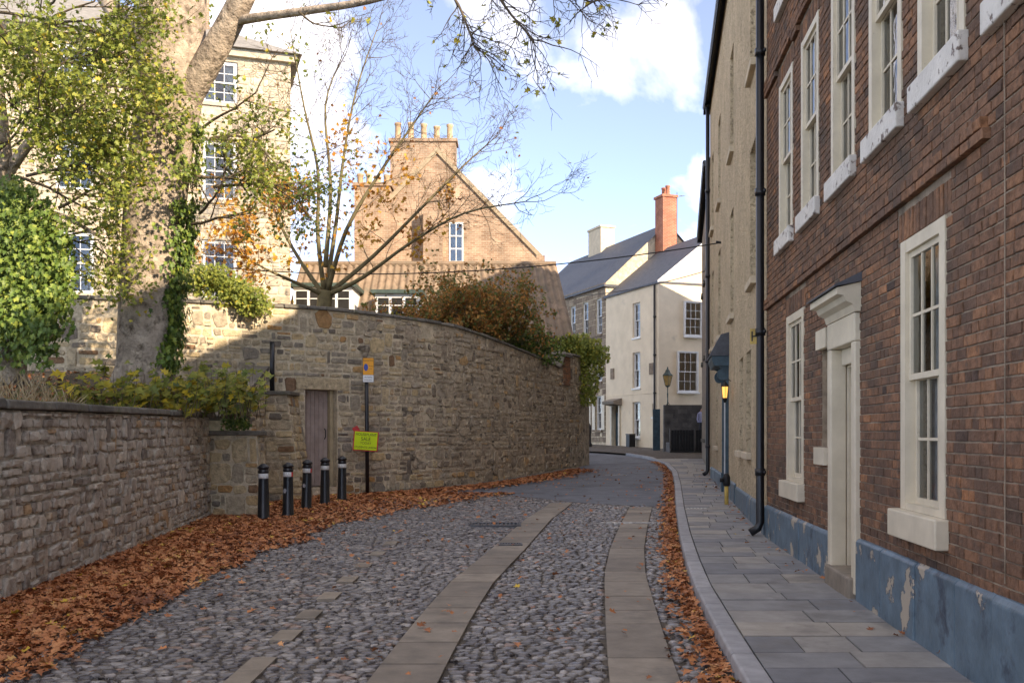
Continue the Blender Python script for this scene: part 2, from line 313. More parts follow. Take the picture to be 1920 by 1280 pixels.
def layout(L0, L1, H0, H1, hr, wr, gap, skip=None, split=.18, tall=.13):
    out = []; vb = [H0]
    while vb[-1] < H1 - .03: vb.append(min(vb[-1] + R.uniform(*hr), H1))
    blocked = []
    for i in range(len(vb) - 1):
        v, h = vb[i], vb[i + 1] - vb[i]; nxt = []; free = []; x = L0
        for p, q in sorted(blocked): free.append((x, p)); x = q
        free.append((x, L1))
        for f0, f1 in free:
            u = f0 - (R.uniform(0, wr[0]) if f0 == L0 else 0)
            while u < f1 - .02:
                w = R.uniform(*wr) * (1.0 if R.random() > .2 else .6); a, b = max(u, f0), min(u + w, f1)
                if f1 - b < .07: b = f1
                u = max(u + w, b)
                if b - a <= .05: continue
                if i + 2 < len(vb) and R.random() < tall: out.append((a, b, v, vb[i + 2])); nxt.append((a, b))
                elif R.random() < split and h > .13:
                    q = v + h * R.uniform(.4, .6); out.append((a, b, v, q)); out.append((a, b, q, v + h))
                else: out.append((a, b, v + R.uniform(0, .1) * h, v + h - R.uniform(0, .1) * h))
        blocked = nxt
    res = []
    for a, b, c, d in out:
        a += gap / 2; b -= gap / 2; c += gap / 2; d -= gap / 2
        if skip:
            dead = False
            for (x0, x1, z0, z1) in skip:
                if b > x0 and a < x1 and d > z0 and c < z1:
                    if a < x0 - .06: b = min(b, x0 - .01)
                    elif b > x1 + .06: a = max(a, x1 + .01)
                    elif c < z0 - .05: d = min(d, z0 - .01)
                    elif d > z1 + .05: c = max(c, z1 + .01)
                    else: dead = True
            if dead: continue
        if b - a > .04 and d - c > .025: res.append((a, b, c, d))
    return res
def seen_size(p):       # how large a piece at p shows from the street (0 outside the view)
    if p.y < 2: return 0
    x = (p.x / p.y) * FPX; y = (p.z - EYE) / p.y * FPX
    if abs(x) > 980 or y > 840 or y < -490: return 0
    return 1 / p.y
def lay_pieces(pieces, name, rest_name, material, parent, make, world, limit=300, smooth=True):
    """pieces = tuples for make(mb, piece); the `limit` that show largest become objects, the rest one part"""
    sz = [(seen_size(world(q)) * math.sqrt(max(1e-6, (q[1] - q[0]) * (q[3] - q[2]))), i) for i, q in enumerate(pieces)]
    top = set(i for s, i in sorted(sz, reverse=True)[:limit] if s > 0)
    rest = MB()
    for i, q in enumerate(pieces):
        if i in top:
            mb = MB(); make(mb, q); mb.build(name, material, parent, smooth)
        else: make(rest, q)
    if rest.v: rest.build(rest_name, material, parent, smooth, kind='stuff')

def wall_panel(L0, L1, H0, H1, holes, rec):
    """flat wall front at y=0 with openings and their reveals"""
    mb = MB()
    us = sorted(set([L0, L1] + [x for h in holes for x in h[:2]])); vs = sorted(set([H0, H1] + [x for h in holes for x in h[2:]]))
    for a, b in zip(us, us[1:]):
        for c, d in zip(vs, vs[1:]):
            m = ((a + b) / 2, (c + d) / 2)
            if any(h[0] < m[0] < h[1] and h[2] < m[1] < h[3] for h in holes): continue
            mb.add([(a, 0, c), (b, 0, c), (b, 0, d), (a, 0, d)], [(3, 2, 1, 0)])
    for a, b, c, d in holes:
        mb.add([(a, 0, c), (b, 0, c), (b, 0, d), (a, 0, d), (a, -rec, c), (b, -rec, c), (b, -rec, d), (a, -rec, d)],
               [(0, 1, 5, 4), (1, 2, 6, 5), (2, 3, 7, 6), (3, 0, 4, 7)])
    return mb
def window(root, x0, x1, z0, z1, rec, fm, sm=None, fw=.09, sill=(.17, .07, .06), cols=3, rows=2, curtain=0, sash=True):
    """sash window in a facade frame: frame > sash, pane, sill, curtain"""
    f = MB()
    y0, y1 = -rec - .12, -rec + .015
    f.box(x0, y0, z0, x0 + fw, y1, z1); f.box(x1 - fw, y0, z0, x1, y1, z1)
    f.box(x0 + fw, y0, z1 - fw * .8, x1 - fw, y1 - .003, z1); f.box(x0 + fw, y0, z0, x1 - fw, y1 - .003, z0 + .05)
    w = f.build('window', fm, root)
    a, b, c, d = x0 + fw, x1 - fw, z0 + .05, z1 - fw * .8
    mid = (c + d) / 2
    for (za_, zb_, yy) in (((mid - .02, d, -rec - .035), (c, mid + .02, -rec - .08)) if sash else ((c, d, -rec - .04),)):
        s = MB(); st = .045
        s.box(a, yy - .02, za_, a + st, yy + .02, zb_); s.box(b - st, yy - .02, za_, b, yy + .02, zb_)
        s.box(a + st, yy - .02, za_, b - st, yy + .018, za_ + st); s.box(a + st, yy - .02, zb_ - st, b - st, yy + .018, zb_)
        for i in range(1, cols):
            x = lerp(a + st, b - st, i / cols); s.box(x - .011, yy - .014, za_ + st, x + .011, yy + .012, zb_ - st)
        for i in range(1, rows):
            z = lerp(za_ + st, zb_ - st, i / rows); s.box(a + st, yy - .013, z - .011, b - st, yy + .010, z + .011)
        so = s.build('sash', fm, w)
        pn = MB(); pn.add([(a + st, yy, za_ + st), (b - st, yy, za_ + st), (b - st, yy, zb_ - st), (a + st, yy, zb_ - st)], [(3, 2, 1, 0)])
        pn.build('pane', M['glass'], w)
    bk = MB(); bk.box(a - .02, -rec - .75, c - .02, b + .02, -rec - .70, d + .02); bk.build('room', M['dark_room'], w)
    if curtain:
        cu = MB()
        for sd in ((0, .36), (.64, 1)) if curtain == 1 else ((0, 1),):
            n = 24; vs = []
            for i in range(n + 1):
                x = lerp(a, b, lerp(sd[0], sd[1], i / n)); yy = -rec - .19 + .018 * math.sin(i * 1.9)
                vs += [(x, yy, c), (x, yy, d)]
            cu.add(vs, [(2 * i, 2 * i + 1, 2 * i + 3, 2 * i + 2) for i in range(n)])
        cu.build('curtain', M['curtain'], w, True)
    if sill:
        s = MB(); s.box(x0 - .06, -rec, z0 - sill[0], x1 + .06, sill[1], z0 - .002); soften(s.build('sill', sm or fm, w), .012)
    return w
def body(mb, L0, L1, H0, H1, D, back=True):      # the sides, back and top of a house behind its front panel
    mb.add([(L0, 0, H0), (L0, -D, H0), (L0, -D, H1), (L0, 0, H1)], [(0, 1, 2, 3)])
    mb.add([(L1, 0, H0), (L1, -D, H0), (L1, -D, H1), (L1, 0, H1)], [(3, 2, 1, 0)])
    mb.add([(L0, -D, H0), (L1, -D, H0), (L1, -D, H1), (L0, -D, H1)], [(0, 1, 2, 3)])
    mb.add([(L0, -.01, H1), (L1, -.01, H1), (L1, -D, H1), (L0, -D, H1)], [(0, 1, 2, 3)])
    return mb
def gable_roof(L0, L1, H, D, rise, over=.15, th=.12, hip=0, ends=True):    # ridge along local x
    mb = MB(); y0, ym, y1 = over, -D / 2, -D - over; dz = rise * over / (D / 2)
    A = [(L0 - over, y0, H - dz), (L1 + over, y0, H - dz), (L1 + over - hip, ym, H + rise), (L0 - over + hip, ym, H + rise), (L1 + over, y1, H - dz), (L0 - over, y1, H - dz)]
    B = [(x, y, z - th) for x, y, z in A]
    mb.add(A + B, [(0, 1, 2, 3), (3, 2, 4, 5), (1, 4, 2), (0, 3, 5), (7, 6, 9, 8), (8, 9, 11, 10), (0, 6, 7, 1), (4, 10, 11, 5), (1, 7, 8, 2), (2, 8, 10, 4), (3, 9, 6, 0), (5, 11, 9, 3)][:4 if ends else 2] + [(0, 6, 7, 1), (4, 10, 11, 5), (1, 7, 10, 4), (0, 5, 11, 6)])
    return mb
def chimney(root, x0, x1, y0, y1, z0, z1, bm, pots, capm, name='chimney', pm=None, ph=.7):
    c = MB(); c.box(x0, y0, z0, x1, y1, z1); ch = c.build(name, bm, root)
    k = MB(); k.box(x0 - .07, y0 - .07, z1 + .002, x1 + .07, y1 + .07, z1 + .14); k.build('chimney_cap', capm, ch)
    for i in range(pots):
        p = MB(); xx = lerp(x0, x1, (i + .5) / pots); h = ph * R.uniform(.8, 1.1)
        p.lathe([(.15, 0), (.17, .06), (.13, .1), (.12, h - .12), (.15, h - .08), (.15, h), (.10, h), (.10, h - .2)], 12, (xx, (y0 + y1) / 2, z1 + .14), R.random())
        p.build('chimney_pot', pm or M['pot'], ch, True)
    return ch
def pipe(root, x, y, z0, z1, r, m, name='downpipe', shoe=True, collars=2.0):
    p = MB(); p.tube([(x, y, z1), (x, y, z0 + .18)] + ([(x, y + .03, z0 + .1), (x, y + .14, z0 + .03)] if shoe else [(x, y, z0)]), r, 10)
    z = z0 + .9
    while z < z1:
        p.tube([(x, y, z - .05), (x, y, z + .05)], r * 1.28, 10); p.box(x - r * 1.9, y - r * 1.2, z - .02, x + r * 1.9, y - r * .6, z + .02)
        z += collars
    return p.build(name, m, root, True)
def leaf_shape(mb, p, n, up, s, tint, kind=0):
    n = n.normalized(); u = up - n * up.dot(n)
    if u.length < 1e-4: u = n.orthogonal()
    u.normalize(); w = n.cross(u)
    q = lambda a, b, c=0: p + u * (a * s) + w * (b * s) + n * (c * s)
    if kind == 0:     # simple folded leaf
        mb.add([q(-.5, 0), q(-.05, .32, .1), q(.55, 0, -.06), q(-.05, -.32, .1)], [(0, 1, 2), (0, 2, 3)], tint)
    else:             # lobed leaf
        mb.add([q(-.5, 0), q(-.3, .42, .1), q(-.02, .2, .03), q(.18, .5, .14), q(.22, .15, .02), q(.6, 0, -.1), q(.22, -.15, .02), q(.18, -.5, .12), q(-.02, -.2, .03), q(-.3, -.42, .1)],
               [(0, 1, 2), (2, 3, 4), (0, 2, 4), (4, 5, 6), (0, 4, 6), (6, 7, 8), (0, 6, 8), (8, 9, 0)], tint)
def rv(s=1): return Vector((R.uniform(-1, 1), R.uniform(-1, 1), R.uniform(-1, 1))) * s

# ------------------------------------------------------------------ the setting: ground, road, pavement
def sheet(name, rows, m, kind='structure', smooth=False):
    """rows of points of equal count"""
    n = len(rows[0]); mb = MB()
    mb.add([p for r_ in rows for p in r_], [(i * n + k, i * n + k + 1, (i + 1) * n + k + 1, (i + 1) * n + k) for i in range(len(rows) - 1) for k in range(n - 1)])
    return tag(mb.build(name, m, None, smooth), kind=kind)
ys = [-60, -10, 0, 5, 10, 15, 20, 24.5, 29, 34, 40, 46, 52, 60, 70, 110, 300, 900]
sheet('ground', [[Vector((x, y, zg(y) - .06)) for x in (-500, -60, -12, 0, 12, 60, 500)] for y in ys], M['ground'])
KERB = [(-4, 1.02), (0, 1.12), (4, 1.28), (6.2, 1.44), (7.6, 1.57), (9.96, 1.81), (11.8, 2.05), (14.7, 2.46), (19.5, 3.2), (24, 3.92), (27.5, 4.48), (33, 5.3), (37.7, 5.78)]
def xk(Y): return interp(KERB, Y)
FAC1 = lambda Y: 2.3 + .0948 * Y
def fac(Y): return FAC1(Y) if Y < 14.2 else 3.646 + .15 * (Y - 14.2) if Y < 31 else 6.166 + .17 * (Y - 31)
def yend(X): return interp([(-7, 25.5), (-.3, 24.4), (1.47, 21.8), (3.4, 20.5), (9, 20)], X)
LEFT = [(-10, -4.6), (9.5, -4.87), (18.5, -5.6), (21, -5.4), (23.8, -4.6), (24.2, -3.4), (27, -1.55), (32, .72), (37.7, 2.76), (40, 3.2)]
def xl(Y): return interp(LEFT, Y)
rows = []
y = -4.0
while y <= 26:
    a, b = -7.5, xk(y) + .02
    rows.append([Vector((lerp(a, b, i / 6), y, zg(y))) for i in range(7)]); y += 1
road = sheet('cobbled_road', rows, M['bed'])
rows = []
for y in [20, 21, 22, 23, 24, 25, 26, 28, 30, 32, 34, 36, 38, 40]:
    b = xk(y) + .02; rows.append([Vector((lerp(-6, b, i / 24), max(y, yend(lerp(-6, b, i / 24))) , zg(max(y, yend(lerp(-6, b, i / 24)))) + .014)) for i in range(25)])
for y, b in [(42.7, 5.9), (46, 5.3), (47.5, 4.6), (48.7, 3.8), (50, 1), (52, -6)]:
    rows.append([Vector((lerp(-16, b, i / 24), y, zg(y) + .014)) for i in range(25)])
sheet('asphalt_road', rows, M['asphalt'])

# wheel-track flags and marker setts
def gpt(px, py, h=0):
    Y = 15.0
    for _ in range(30): Y = (EYE - zg(Y) - h) * FPX / (py - HZ)
    return (px - CXP) / FPX * Y, Y
TR = {0: [(687, 826, 1280), (786, 884, 1161), (847, 917, 1098), (912, 987, 1035), (983, 1039, 974), (1037, 1081, 940)],
      1: [(1144, 1271, 1280), (1137, 1240, 1185), (1133, 1210, 1081), (1144, 1208, 1030), (1161, 1215, 988), (1182, 1224, 948)]}
tracks = {}
for k, pts in TR.items():
    T = []
    for a, b, y in pts:
        X0, Y = gpt(a, y); X1, _ = gpt(b, y); T.append((Y, (X0 + X1) / 2, max(.42, min(.5, X1 - X0))))
    T.insert(0, (-4, T[0][1] - (T[1][1] - T[0][1]) / (T[1][0] - T[0][0]) * (T[0][0] + 4) * .55, .47)); tracks[k] = T
def track(k, Y): return interp([(a, b) for a, b, c in tracks[k]], Y), .46
strip_boxes = []
for k in (0, 1):
    y = 2.0; end = 21.6 if k == 0 else 20.5
    while y < end:
        L = min(R.choice([.62, .75, .9, .7]), end - y + .05); g_ = .012
        mb = MB(); c0, w = track(k, y + g_); c1, _ = track(k, y + L - g_)
        z0, z1 = zg(y) + .028 + R.uniform(-.003, .003), zg(y + L) + .028 + R.uniform(-.003, .003); hw = w / 2
        vs = [(c0 - hw, y + g_, z0), (c0 + hw, y + g_, z0), (c1 + hw, y + L - g_, z1), (c1 - hw, y + L - g_, z1)]
        mb.add(vs + [(a, b, c - .06) for a, b, c in vs], [(0, 1, 2, 3), (0, 4, 5, 1), (1, 5, 6, 2), (2, 6, 7, 3), (3, 7, 4, 0)], R.random())
        mb.build('flagstone', M['flag'], road); y += L
marks = []
for px, py in [(455, 1276), (483, 1250), (537, 1195), (580, 1155), (618, 1120), (652, 1089), (682, 1062), (708, 1040), (733, 1020)]:
    X, Y = gpt(px, py); marks.append((X, Y)); mb = MB(); z = zg(Y) + .026
    mb.box(X - .09, Y - .21, z - .05, X + .09, Y + .21, z, R.random()); mb.build('marker_sett', M['flag'], road)
# cobbles
def in_flags(X, Y, mrg):
    for k in (0, 1):
        c, w = track(k, Y)
        if Y < (21.7 if k == 0 else 20.6) and abs(X - c) < w / 2 + mrg: return True
    return any(abs(X - a) < .09 + mrg and abs(Y - b) < .21 + mrg * .5 for a, b in marks)
cob = []
y = 2.6
while y < 24.5:
    h = R.uniform(.068, .10); x = -6.6 + R.uniform(0, .2)
    while x < xk(y) - .06:
        w = R.uniform(.065, .14)
        cx, cy = x + w / 2, y + h / 2 + R.uniform(-.015, .015)
        if cx > xl(cy) - .3 and cx + w / 2 < xk(cy) and cy < yend(cx) - .03:
            if not in_flags(cx, cy, .0) :
                a, b = x, x + w
                for k in (0, 1):
                    c, wd = track(k, cy)
                    if cy < 21.6:
                        if a < c - wd / 2 < b: b = c - wd / 2
                        elif a < c + wd / 2 < b: a = c + wd / 2
                if b - a > .05: cob.append((a + .006, b - .006, cy - h / 2 + .005, cy + h / 2 - .005))
        x += w
    y += h
def mk_cob(mb, q):
    a, b, c, d = q; zz_ = zg((c + d) / 2); sk = R.uniform(-.03, .03)
    stone(mb, lambda u, v, w: Vector((u + sk * (v - c) / (d - c), v, zz_ + w)), a, b, c, d, R.uniform(.012, .022), min(1, max(0, R.gauss(.5, .27))), jit=.5, back=-.02, rnd=.42, edge=.97, mid=(.5, .65), face=.7)
lay_pieces(cob, 'cobble', 'cobbles', M['cobble'], road, mk_cob, lambda q: Vector(((q[0] + q[1]) / 2, (q[2] + q[3]) / 2, 0)))
# pale sett band across the right wheel track, painted marks
xa, yb = gpt(1138, 984); xb, _ = gpt(1240, 984)
for k in range(2):
    x = xa
    while x < xb:
        w = R.uniform(.07, .12); mb = MB(); stone(mb, lambda u, v, q: Vector((u, v, zg(yb) + .03 + q)), x + .004, x + w - .004, yb + k * .1, yb + k * .1 + .09, .012, R.random(), jit=.3, back=-.03); mb.build('pale_sett', M['pale_sett'], road, True); x += w
# iron covers
def cover(px, py, w, l, name, label, bars):
    X, Y = gpt(px, py); z = zg(Y) + .03
    e = empty(name, (X, Y, z), 0, label, 'drain cover'); f = MB()
    f.box(-w, -l, -.03, w, -l + .03, .012); f.box(-w, l - .03, -.03, w, l, .012); f.box(-w, -l + .03, -.03, -w + .03, l - .03, .012); f.box(w - .03, -l + .03, -.03, w, l - .03, .012); f.box(-w + .03, -l + .03, -.04, w - .03, l - .03, -.02)
    f.build('frame', M['metal'], e)
    for i in range(bars):
        x = lerp(-w + .05, w - .05, i / (bars - 1)); b = MB(); b.box(x - .012, -l + .03, -.02, x + .012, l - .03, .008); b.build('bar', M['metal'], e)
cover(957, 1024, .17, .12, 'drain_cover', 'small slotted iron drain cover set into the wheel-track flagstones', 7)
cover(930, 986, .42, .28, 'iron_cover', 'broad slotted iron cover among the cobbles beside the wheel track', 12)

xm, ym = gpt(1155, 891); mb = MB(); mb.box(xm - .35, ym - .05, zg(ym) + .016, xm + .35, ym + .05, zg(ym) + .021); tag(mb.build('road_marking', M['band_white']), kind='structure')
# pavement: bed, slabs, kerb
rows = []
yy = -4.0
while yy <= 38:
    rows.append([Vector((xk(yy) + .1, yy, zg(yy) + .09)), Vector((fac(yy) + .2, yy, zg(yy) + .09))]); yy += 1
rows += [[Vector((5.9, 42.7, zg(42.7) + .09)), Vector((9.5, 42, zg(42) + .09))], [Vector((5.4, 46, zg(46) + .09)), Vector((9.5, 50, zg(50) + .09))], [Vector((4.2, 48.4, zg(48.4) + .09)), Vector((7.5, 53, zg(53) + .09))], [Vector((-4, 50.8, zg(51) + .09)), Vector((0, 66, zg(66) + .09))]]
pav = sheet('pavement', rows, M['bed'])
kmb = []
y = 1.5
while y < 46:
    L = R.uniform(.8, 1.0) if y < 34 else 1.2
    def kx(Y): return xk(Y) if Y <= 37.7 else interp([(37.7, 5.78), (42.7, 5.85), (46, 5.3), (48, 4.2)], Y)
    y1 = min(y + L, 47); mb = MB(); g_ = .006
    a0, a1 = kx(y + g_), kx(y1 - g_); W = .17
    def kv(x, Y): return [(x, Y, zg(Y) - .05), (x + .012, Y, zg(Y) + .115), (x + .03, Y, zg(Y) + .125), (x + W, Y, zg(Y) + .125), (x + W, Y, zg(Y) - .05)]
    mb.add(kv(a0, y + g_) + kv(a1, y1 - g_), [(i, i + 5, i + 6, i + 1) for i in range(4)] + [(0, 1, 2, 3, 4), (9, 8, 7, 6, 5)], R.random())
    soften(mb.build('kerb_stone', M['kerb'], pav), .012); y = y1
y = 2.0
while y < 41:
    L = R.choice([.38, .45, .52, .6]) if y < 30 else 1.1
    xa0, xb0 = kx(y) + .175, fac(y) - .01; xa1, xb1 = kx(y + L) + .175, fac(y + L) - .01
    cuts = [0] + sorted([R.uniform(.3, .7)] if R.random() < .75 else [R.uniform(.28, .38), R.uniform(.6, .72)]) + [1]
    for a, b in zip(cuts, cuts[1:]):
        mb = MB(); g_ = .006; dz = R.uniform(-.004, .004)
        vs = [(lerp(xa0, xb0, a) + g_, y + g_, zg(y) + .122 + dz), (lerp(xa0, xb0, b) - g_, y + g_, zg(y) + .122 + dz), (lerp(xa1, xb1, b) - g_, y + L - g_, zg(y + L) + .122 + dz), (lerp(xa1, xb1, a) + g_, y + L - g_, zg(y + L) + .122 + dz)]
        mb.add(vs + [(p, q, r_ - .05) for p, q, r_ in vs], [(0, 1, 2, 3), (0, 4, 5, 1), (1, 5, 6, 2), (2, 6, 7, 3), (3, 7, 4, 0)], R.random())
        mb.build('paving_slab', M['slab'], pav)
    y += L

xm, ym = gpt(1307, 952, .13); mb = MB()
for k in range(6): mb.box(xm - .19 + k * .065, ym - .06, zg(ym) + .124, xm - .15 + k * .065, ym + .05, zg(ym) + .13)
mb.build('painted_mark', M['band_white'], pav)
# ------------------------------------------------------------------ brick town house on the right
DB = Vector((.0948, 1, 0)).normalized(); UB = 1.00448
bh = frame('brick_house', (2.3, 0, 0), DB, 'dark red brick town house with cream sash windows and peeling blue plinth', 'house')
BL0, BL1, BH = -2.0, 14.22 * UB, 9.4
holes = []
gw = [(6.72, 7.74), (11.56, 12.66), (2.9, 3.95)]
for a, b in gw: holes.append((a * UB, b * UB, 1.08, 3.14))
fwin = [(c - .48, c + .48) for c in (12.72, 11.22, 9.66, 8.20, 6.84, 5.4, 3.9)]
for a, b in fwin: holes.append((a * UB, b * UB, 4.22, 6.24))
for a, b in fwin: holes.append((a * UB, b * UB, 7.32, 8.95))
DOOR = (9.08 * UB, 10.02 * UB, .2, 2.70); holes.append(DOOR)
side = (10.24 * UB, 10.60 * UB, 1.52, 2.55); holes.append(side)
wp = wall_panel(BL0, BL1, 0, BH, holes, .12); body(wp, BL0, BL1, 0, BH, 8.0)
bw = wp.build('wall', M['mortar'], bh)
rf = gable_roof(BL0, BL1, BH + .05, 8.0, 3.3, .22); rf.build('roof', M['slate'], bh)
bricks = []
heads = [(a - .1, b + .1, d, d + .225) for a, b, c, d in holes if b - a > .5]
BANDS = [(3.42, 3.60), (6.46, 6.64)]
row = 0; z = .10
while z < BH - .05:
    zt = z + .065; u = 2.4 + (0 if row % 2 else .06) + R.uniform(-.02, .02); k = row % 2
    while u < BL1:
        L = .105 if row % 4 == 1 or R.random() < .07 else .215
        if R.random() < .08: L = .16
        a, b = max(u, 2.4), min(u + L, BL1 - .005); k += 1; u += L + .011
        segs = [(a, b)]
        for (x0, x1, z0, z1) in holes + heads:
            if zt > z0 + .012 and z < z1 - .012:
                ns = []
                for p, q in segs:
                    if q <= x0 or p >= x1: ns.append((p, q))
                    else:
                        if p < x0 - .03: ns.append((p, x0 - .004))
                        if q > x1 + .03: ns.append((x1 + .004, q))
                segs = ns
        for p, q in segs:
            if q - p > .03: bricks.append((p, q, z, zt, 0))
    z += .0755; row += 1
for (x0, x1, z0, z1) in heads:
    u = x0
    while u < x1 - .03: bricks.append((u + .004, min(u + .066, x1), z0 + .005, z1 - .006, 1)); u += .075
def mk_brick(mb, q):
    a, b, c, d, s = q
    w = .009 + R.uniform(-.003, .004)
    if any(p0 <= (c + d) / 2 <= p1 for p0, p1 in BANDS) and a > 5.9 and not s: w += .045
    e = .004; j = lambda: R.uniform(-.003, .003)
    dark = .18 if (c < 1.0 and R.random() < .6) else 0
    t = min(1, max(0, R.gauss(.5, .165) - dark))
    vs = [(a, -.01, c), (b, -.01, c), (b, -.01, d), (a, -.01, d), (a + j(), w - .004, c + j()), (b + j(), w - .004, c + j()), (b + j(), w - .004, d + j()), (a + j(), w - .004, d + j()),
          (a + e + j(), w + j() * .5, c + e), (b - e + j(), w + j() * .5, c + e), (b - e + j(), w + j() * .5, d - e), (a + e + j(), w + j() * .5, d - e)]
    mb.add(vs, [(4, 5, 1, 0), (5, 6, 2, 1), (6, 7, 3, 2), (7, 4, 0, 3), (8, 9, 5, 4), (9, 10, 6, 5), (10, 11, 7, 6), (11, 8, 4, 7), (11, 10, 9, 8)], t)
Mbh = Matrix.Translation((2.3, 0, 0)) @ Matrix.Rotation(math.atan2(DB.y, DB.x), 4, 'Z')
lay_pieces(bricks, 'brick', 'bricks', M['brick'], bw, mk_brick, lambda q: Mbh @ Vector(((q[0] + q[1]) / 2, 0, (q[2] + q[3]) / 2)), smooth=False)
for i, (a, b) in enumerate(gw):
    window(bh, a * UB + .004, b * UB - .004, 1.082, 3.136, -.0, M['cream_paint'], fw=.12, sill=(.21, .10, .05), curtain=(2 if i == 0 else 0), rows=2)
for a, b in fwin: window(bh, a * UB + .004, b * UB - .004, 4.222, 6.236, .0, M['cream_paint'], M['sill_paint'], fw=.10, sill=(.20, .075, .05), rows=2)
for a, b in fwin: window(bh, a * UB + .004, b * UB - .004, 7.322, 8.946, .0, M['cream_paint'], M['sill_paint'], fw=.10, sill=(.20, .075, .05), rows=2)
# door with moulded surround, hood and step
dx0, dx1, dz0, dz1 = DOOR
d = MB(); d.box(dx0 + .08, -.46, dz0 + .16, dx1 - .08, -.42, dz1 - .36); dr = d.build('door', M['cream_paint'], bh)
for i in range(2):
    for j in range(3):
        p = MB(); x = dx0 + .18 + i * .33; zq = .5 + j * .6; p.box(x, -.425, zq, x + .24, -.41, zq + .46); p.build('door_panel', M['cream_paint'], dr)
k = MB(); k.lathe([(.012, 0), (.03, .02), (.03, .04), (.01, .055)], 10); kn = k.build('handle', M['metal'], dr, True); kn.location = (dx0 + .16, -.40, 1.2); kn.rotation_euler = (-PI / 2, 0, 0)
s = MB(); s.box(dx0 - .085, -.10, dz0, dx0 + .06, .055, dz1 - .2); s.box(dx1 - .06, -.10, dz0, dx1 + .085, .055, dz1 - .2); s.box(dx0 - .085, -.10, dz1 - .198, dx1 + .085, .06, dz1 + .06)
s.box(dx0 + .06, -.09, dz1 - .36, dx1 - .06, -.05, dz1 - .2)
s.box(dx0 - .02, -.45, dz0, dx0 + .06, -.105, dz1 - .36); s.box(dx1 - .06, -.45, dz0, dx1 + .02, -.105, dz1 - .36); s.box(dx0 + .06, -.45, dz1 - .38, dx1 - .06, -.105, dz1 - .34)
soften(s.build('door_surround', M['cream_paint'], bh), .012)
h = MB()
prof = [(0, 2.765), (.06, 2.765), (.08, 2.83), (.14, 2.86), (.16, 2.91), (.22, 2.92), (.22, 2.98), (0, 3.03)]
h.prism([(y_, z_) for y_, z_ in prof], lambda u, v, w: Vector((w, u, v)), dx0 - .12, dx1 + .12); ho = h.build('door_hood', M['cream_paint'], bh)
h = MB(); h.prism([(0, 3.034), (.25, 2.985), (.25, 3.0), (0, 3.12)], lambda u, v, w: Vector((w, u, v)), dx0 - .15, dx1 + .15); h.build('hood_slate', M['slate'], ho)
s = MB(); s.box(dx0 - .02, -.42, .02, dx1 + .02, .10, dz0 + .15); soften(s.build('door_step', M['flag'], bh), .02)
# narrow blind sidelight beside the door
s = MB(); s.box(side[0], -.08, side[2], side[1], -.05, side[3]); sl = s.build('blind_sidelight', M['cream_paint'], bh)
s = MB(); s.box(side[0] - .06, -.05, side[3] - .0, side[1] + .06, .06, side[3] + .2); s.build('head_block', M['cream_paint'], sl)
s = MB(); s.box(side[0] - .07, -.05, side[2] - .18, side[1] + .07, .08, side[2]); s.build('sill', M['cream_paint'], sl)
# plinth slabs
def plinth(root, segs, m, base):
    for a, b, zt in segs:
        u = a
        while u < b - .02:
            w = min(R.uniform(.6, 1.05), b - u); w = b - u if b - u - w < .25 else w
            mb = MB(); o = .05 + R.uniform(-.008, .008)
            mb.prism([(-.02, base), (o, base), (o, zt - .035 + R.uniform(-.01, .01)), (o - .03, zt), (-.02, zt)], lambda p, q, r_: Vector((r_, p, q)), u + .003, u + w - .003, R.random())
            soften(mb.build('plinth_slab', m, root), .012); u += w
plinth(bh, [(2.3, dx0 - .09, .72), (dx1 + .09, BL1 - .06, .66)], M['blue_plinth'], -.05)
pipe(bh, BL1 + .02, .10, .22, 9.5, .058, M['black_paint'])
c = MB(); c.tube([(5.72, .02, 9.0), (5.72, .02, 6), (5.735, .02, 4.4), (5.72, .02, 3), (5.72, .02, .8)], .004, 6); c.build('cable', M['mortar'], bh)

# ------------------------------------------------------------------ roughcast house next door
DR = Vector((.15, 1, 0)).normalized(); UR = math.sqrt(1 + .15 ** 2)
O2 = Vector((3.646, 14.2, 0)); rh = frame('roughcast_house', O2, DR, 'tall cream roughcast house with hooded door and black downpipes', 'house')
L2 = 16.8 * UR; Y2 = lambda Y: (Y - 14.2) * UR
holes = []
for yc in (16.5, 21.4, 26.0, 29.4):
    holes.append((Y2(yc) - .5, Y2(yc) + .5, 7.7, 9.9)); holes.append((Y2(yc) - .5, Y2(yc) + .5, 4.2, 6.45))
for yc in (17.3, 18.9, 27.2): holes.append((Y2(yc) - .45, Y2(yc) + .45, 1.35, 3.1))
RD = (Y2(22.6), Y2(23.6), .2, 2.75); holes.append(RD)
wp = wall_panel(.13, L2, 0, 11.9, holes, .22); body(wp, .13, L2, 0, 11.9, 8.5); wp.build('wall', M['render'], rh)
gable_roof(.2, L2, 11.95, 8.5, 3.4, .2).build('roof', M['slate'], rh)
for hh in holes[:-1]:
    window(rh, hh[0] + .004, hh[1] - .004, hh[2] + .002, hh[3] - .004, .13, M['white_paint'], M['render_smooth'], fw=.07, sill=(.12, .09, .05), rows=2)
d = MB(); d.box(RD[0] + .08, -.2, RD[2], RD[1] - .08, -.15, RD[3] - .1); d.build('door', M['teal_paint'], rh)
s = MB(); s.box(RD[0] - .02, -.14, RD[2], RD[0] + .1, .03, RD[3]); s.box(RD[1] - .1, -.14, RD[2], RD[1] + .02, .03, RD[3]); s.build('door_frame', M['white_paint'], rh)
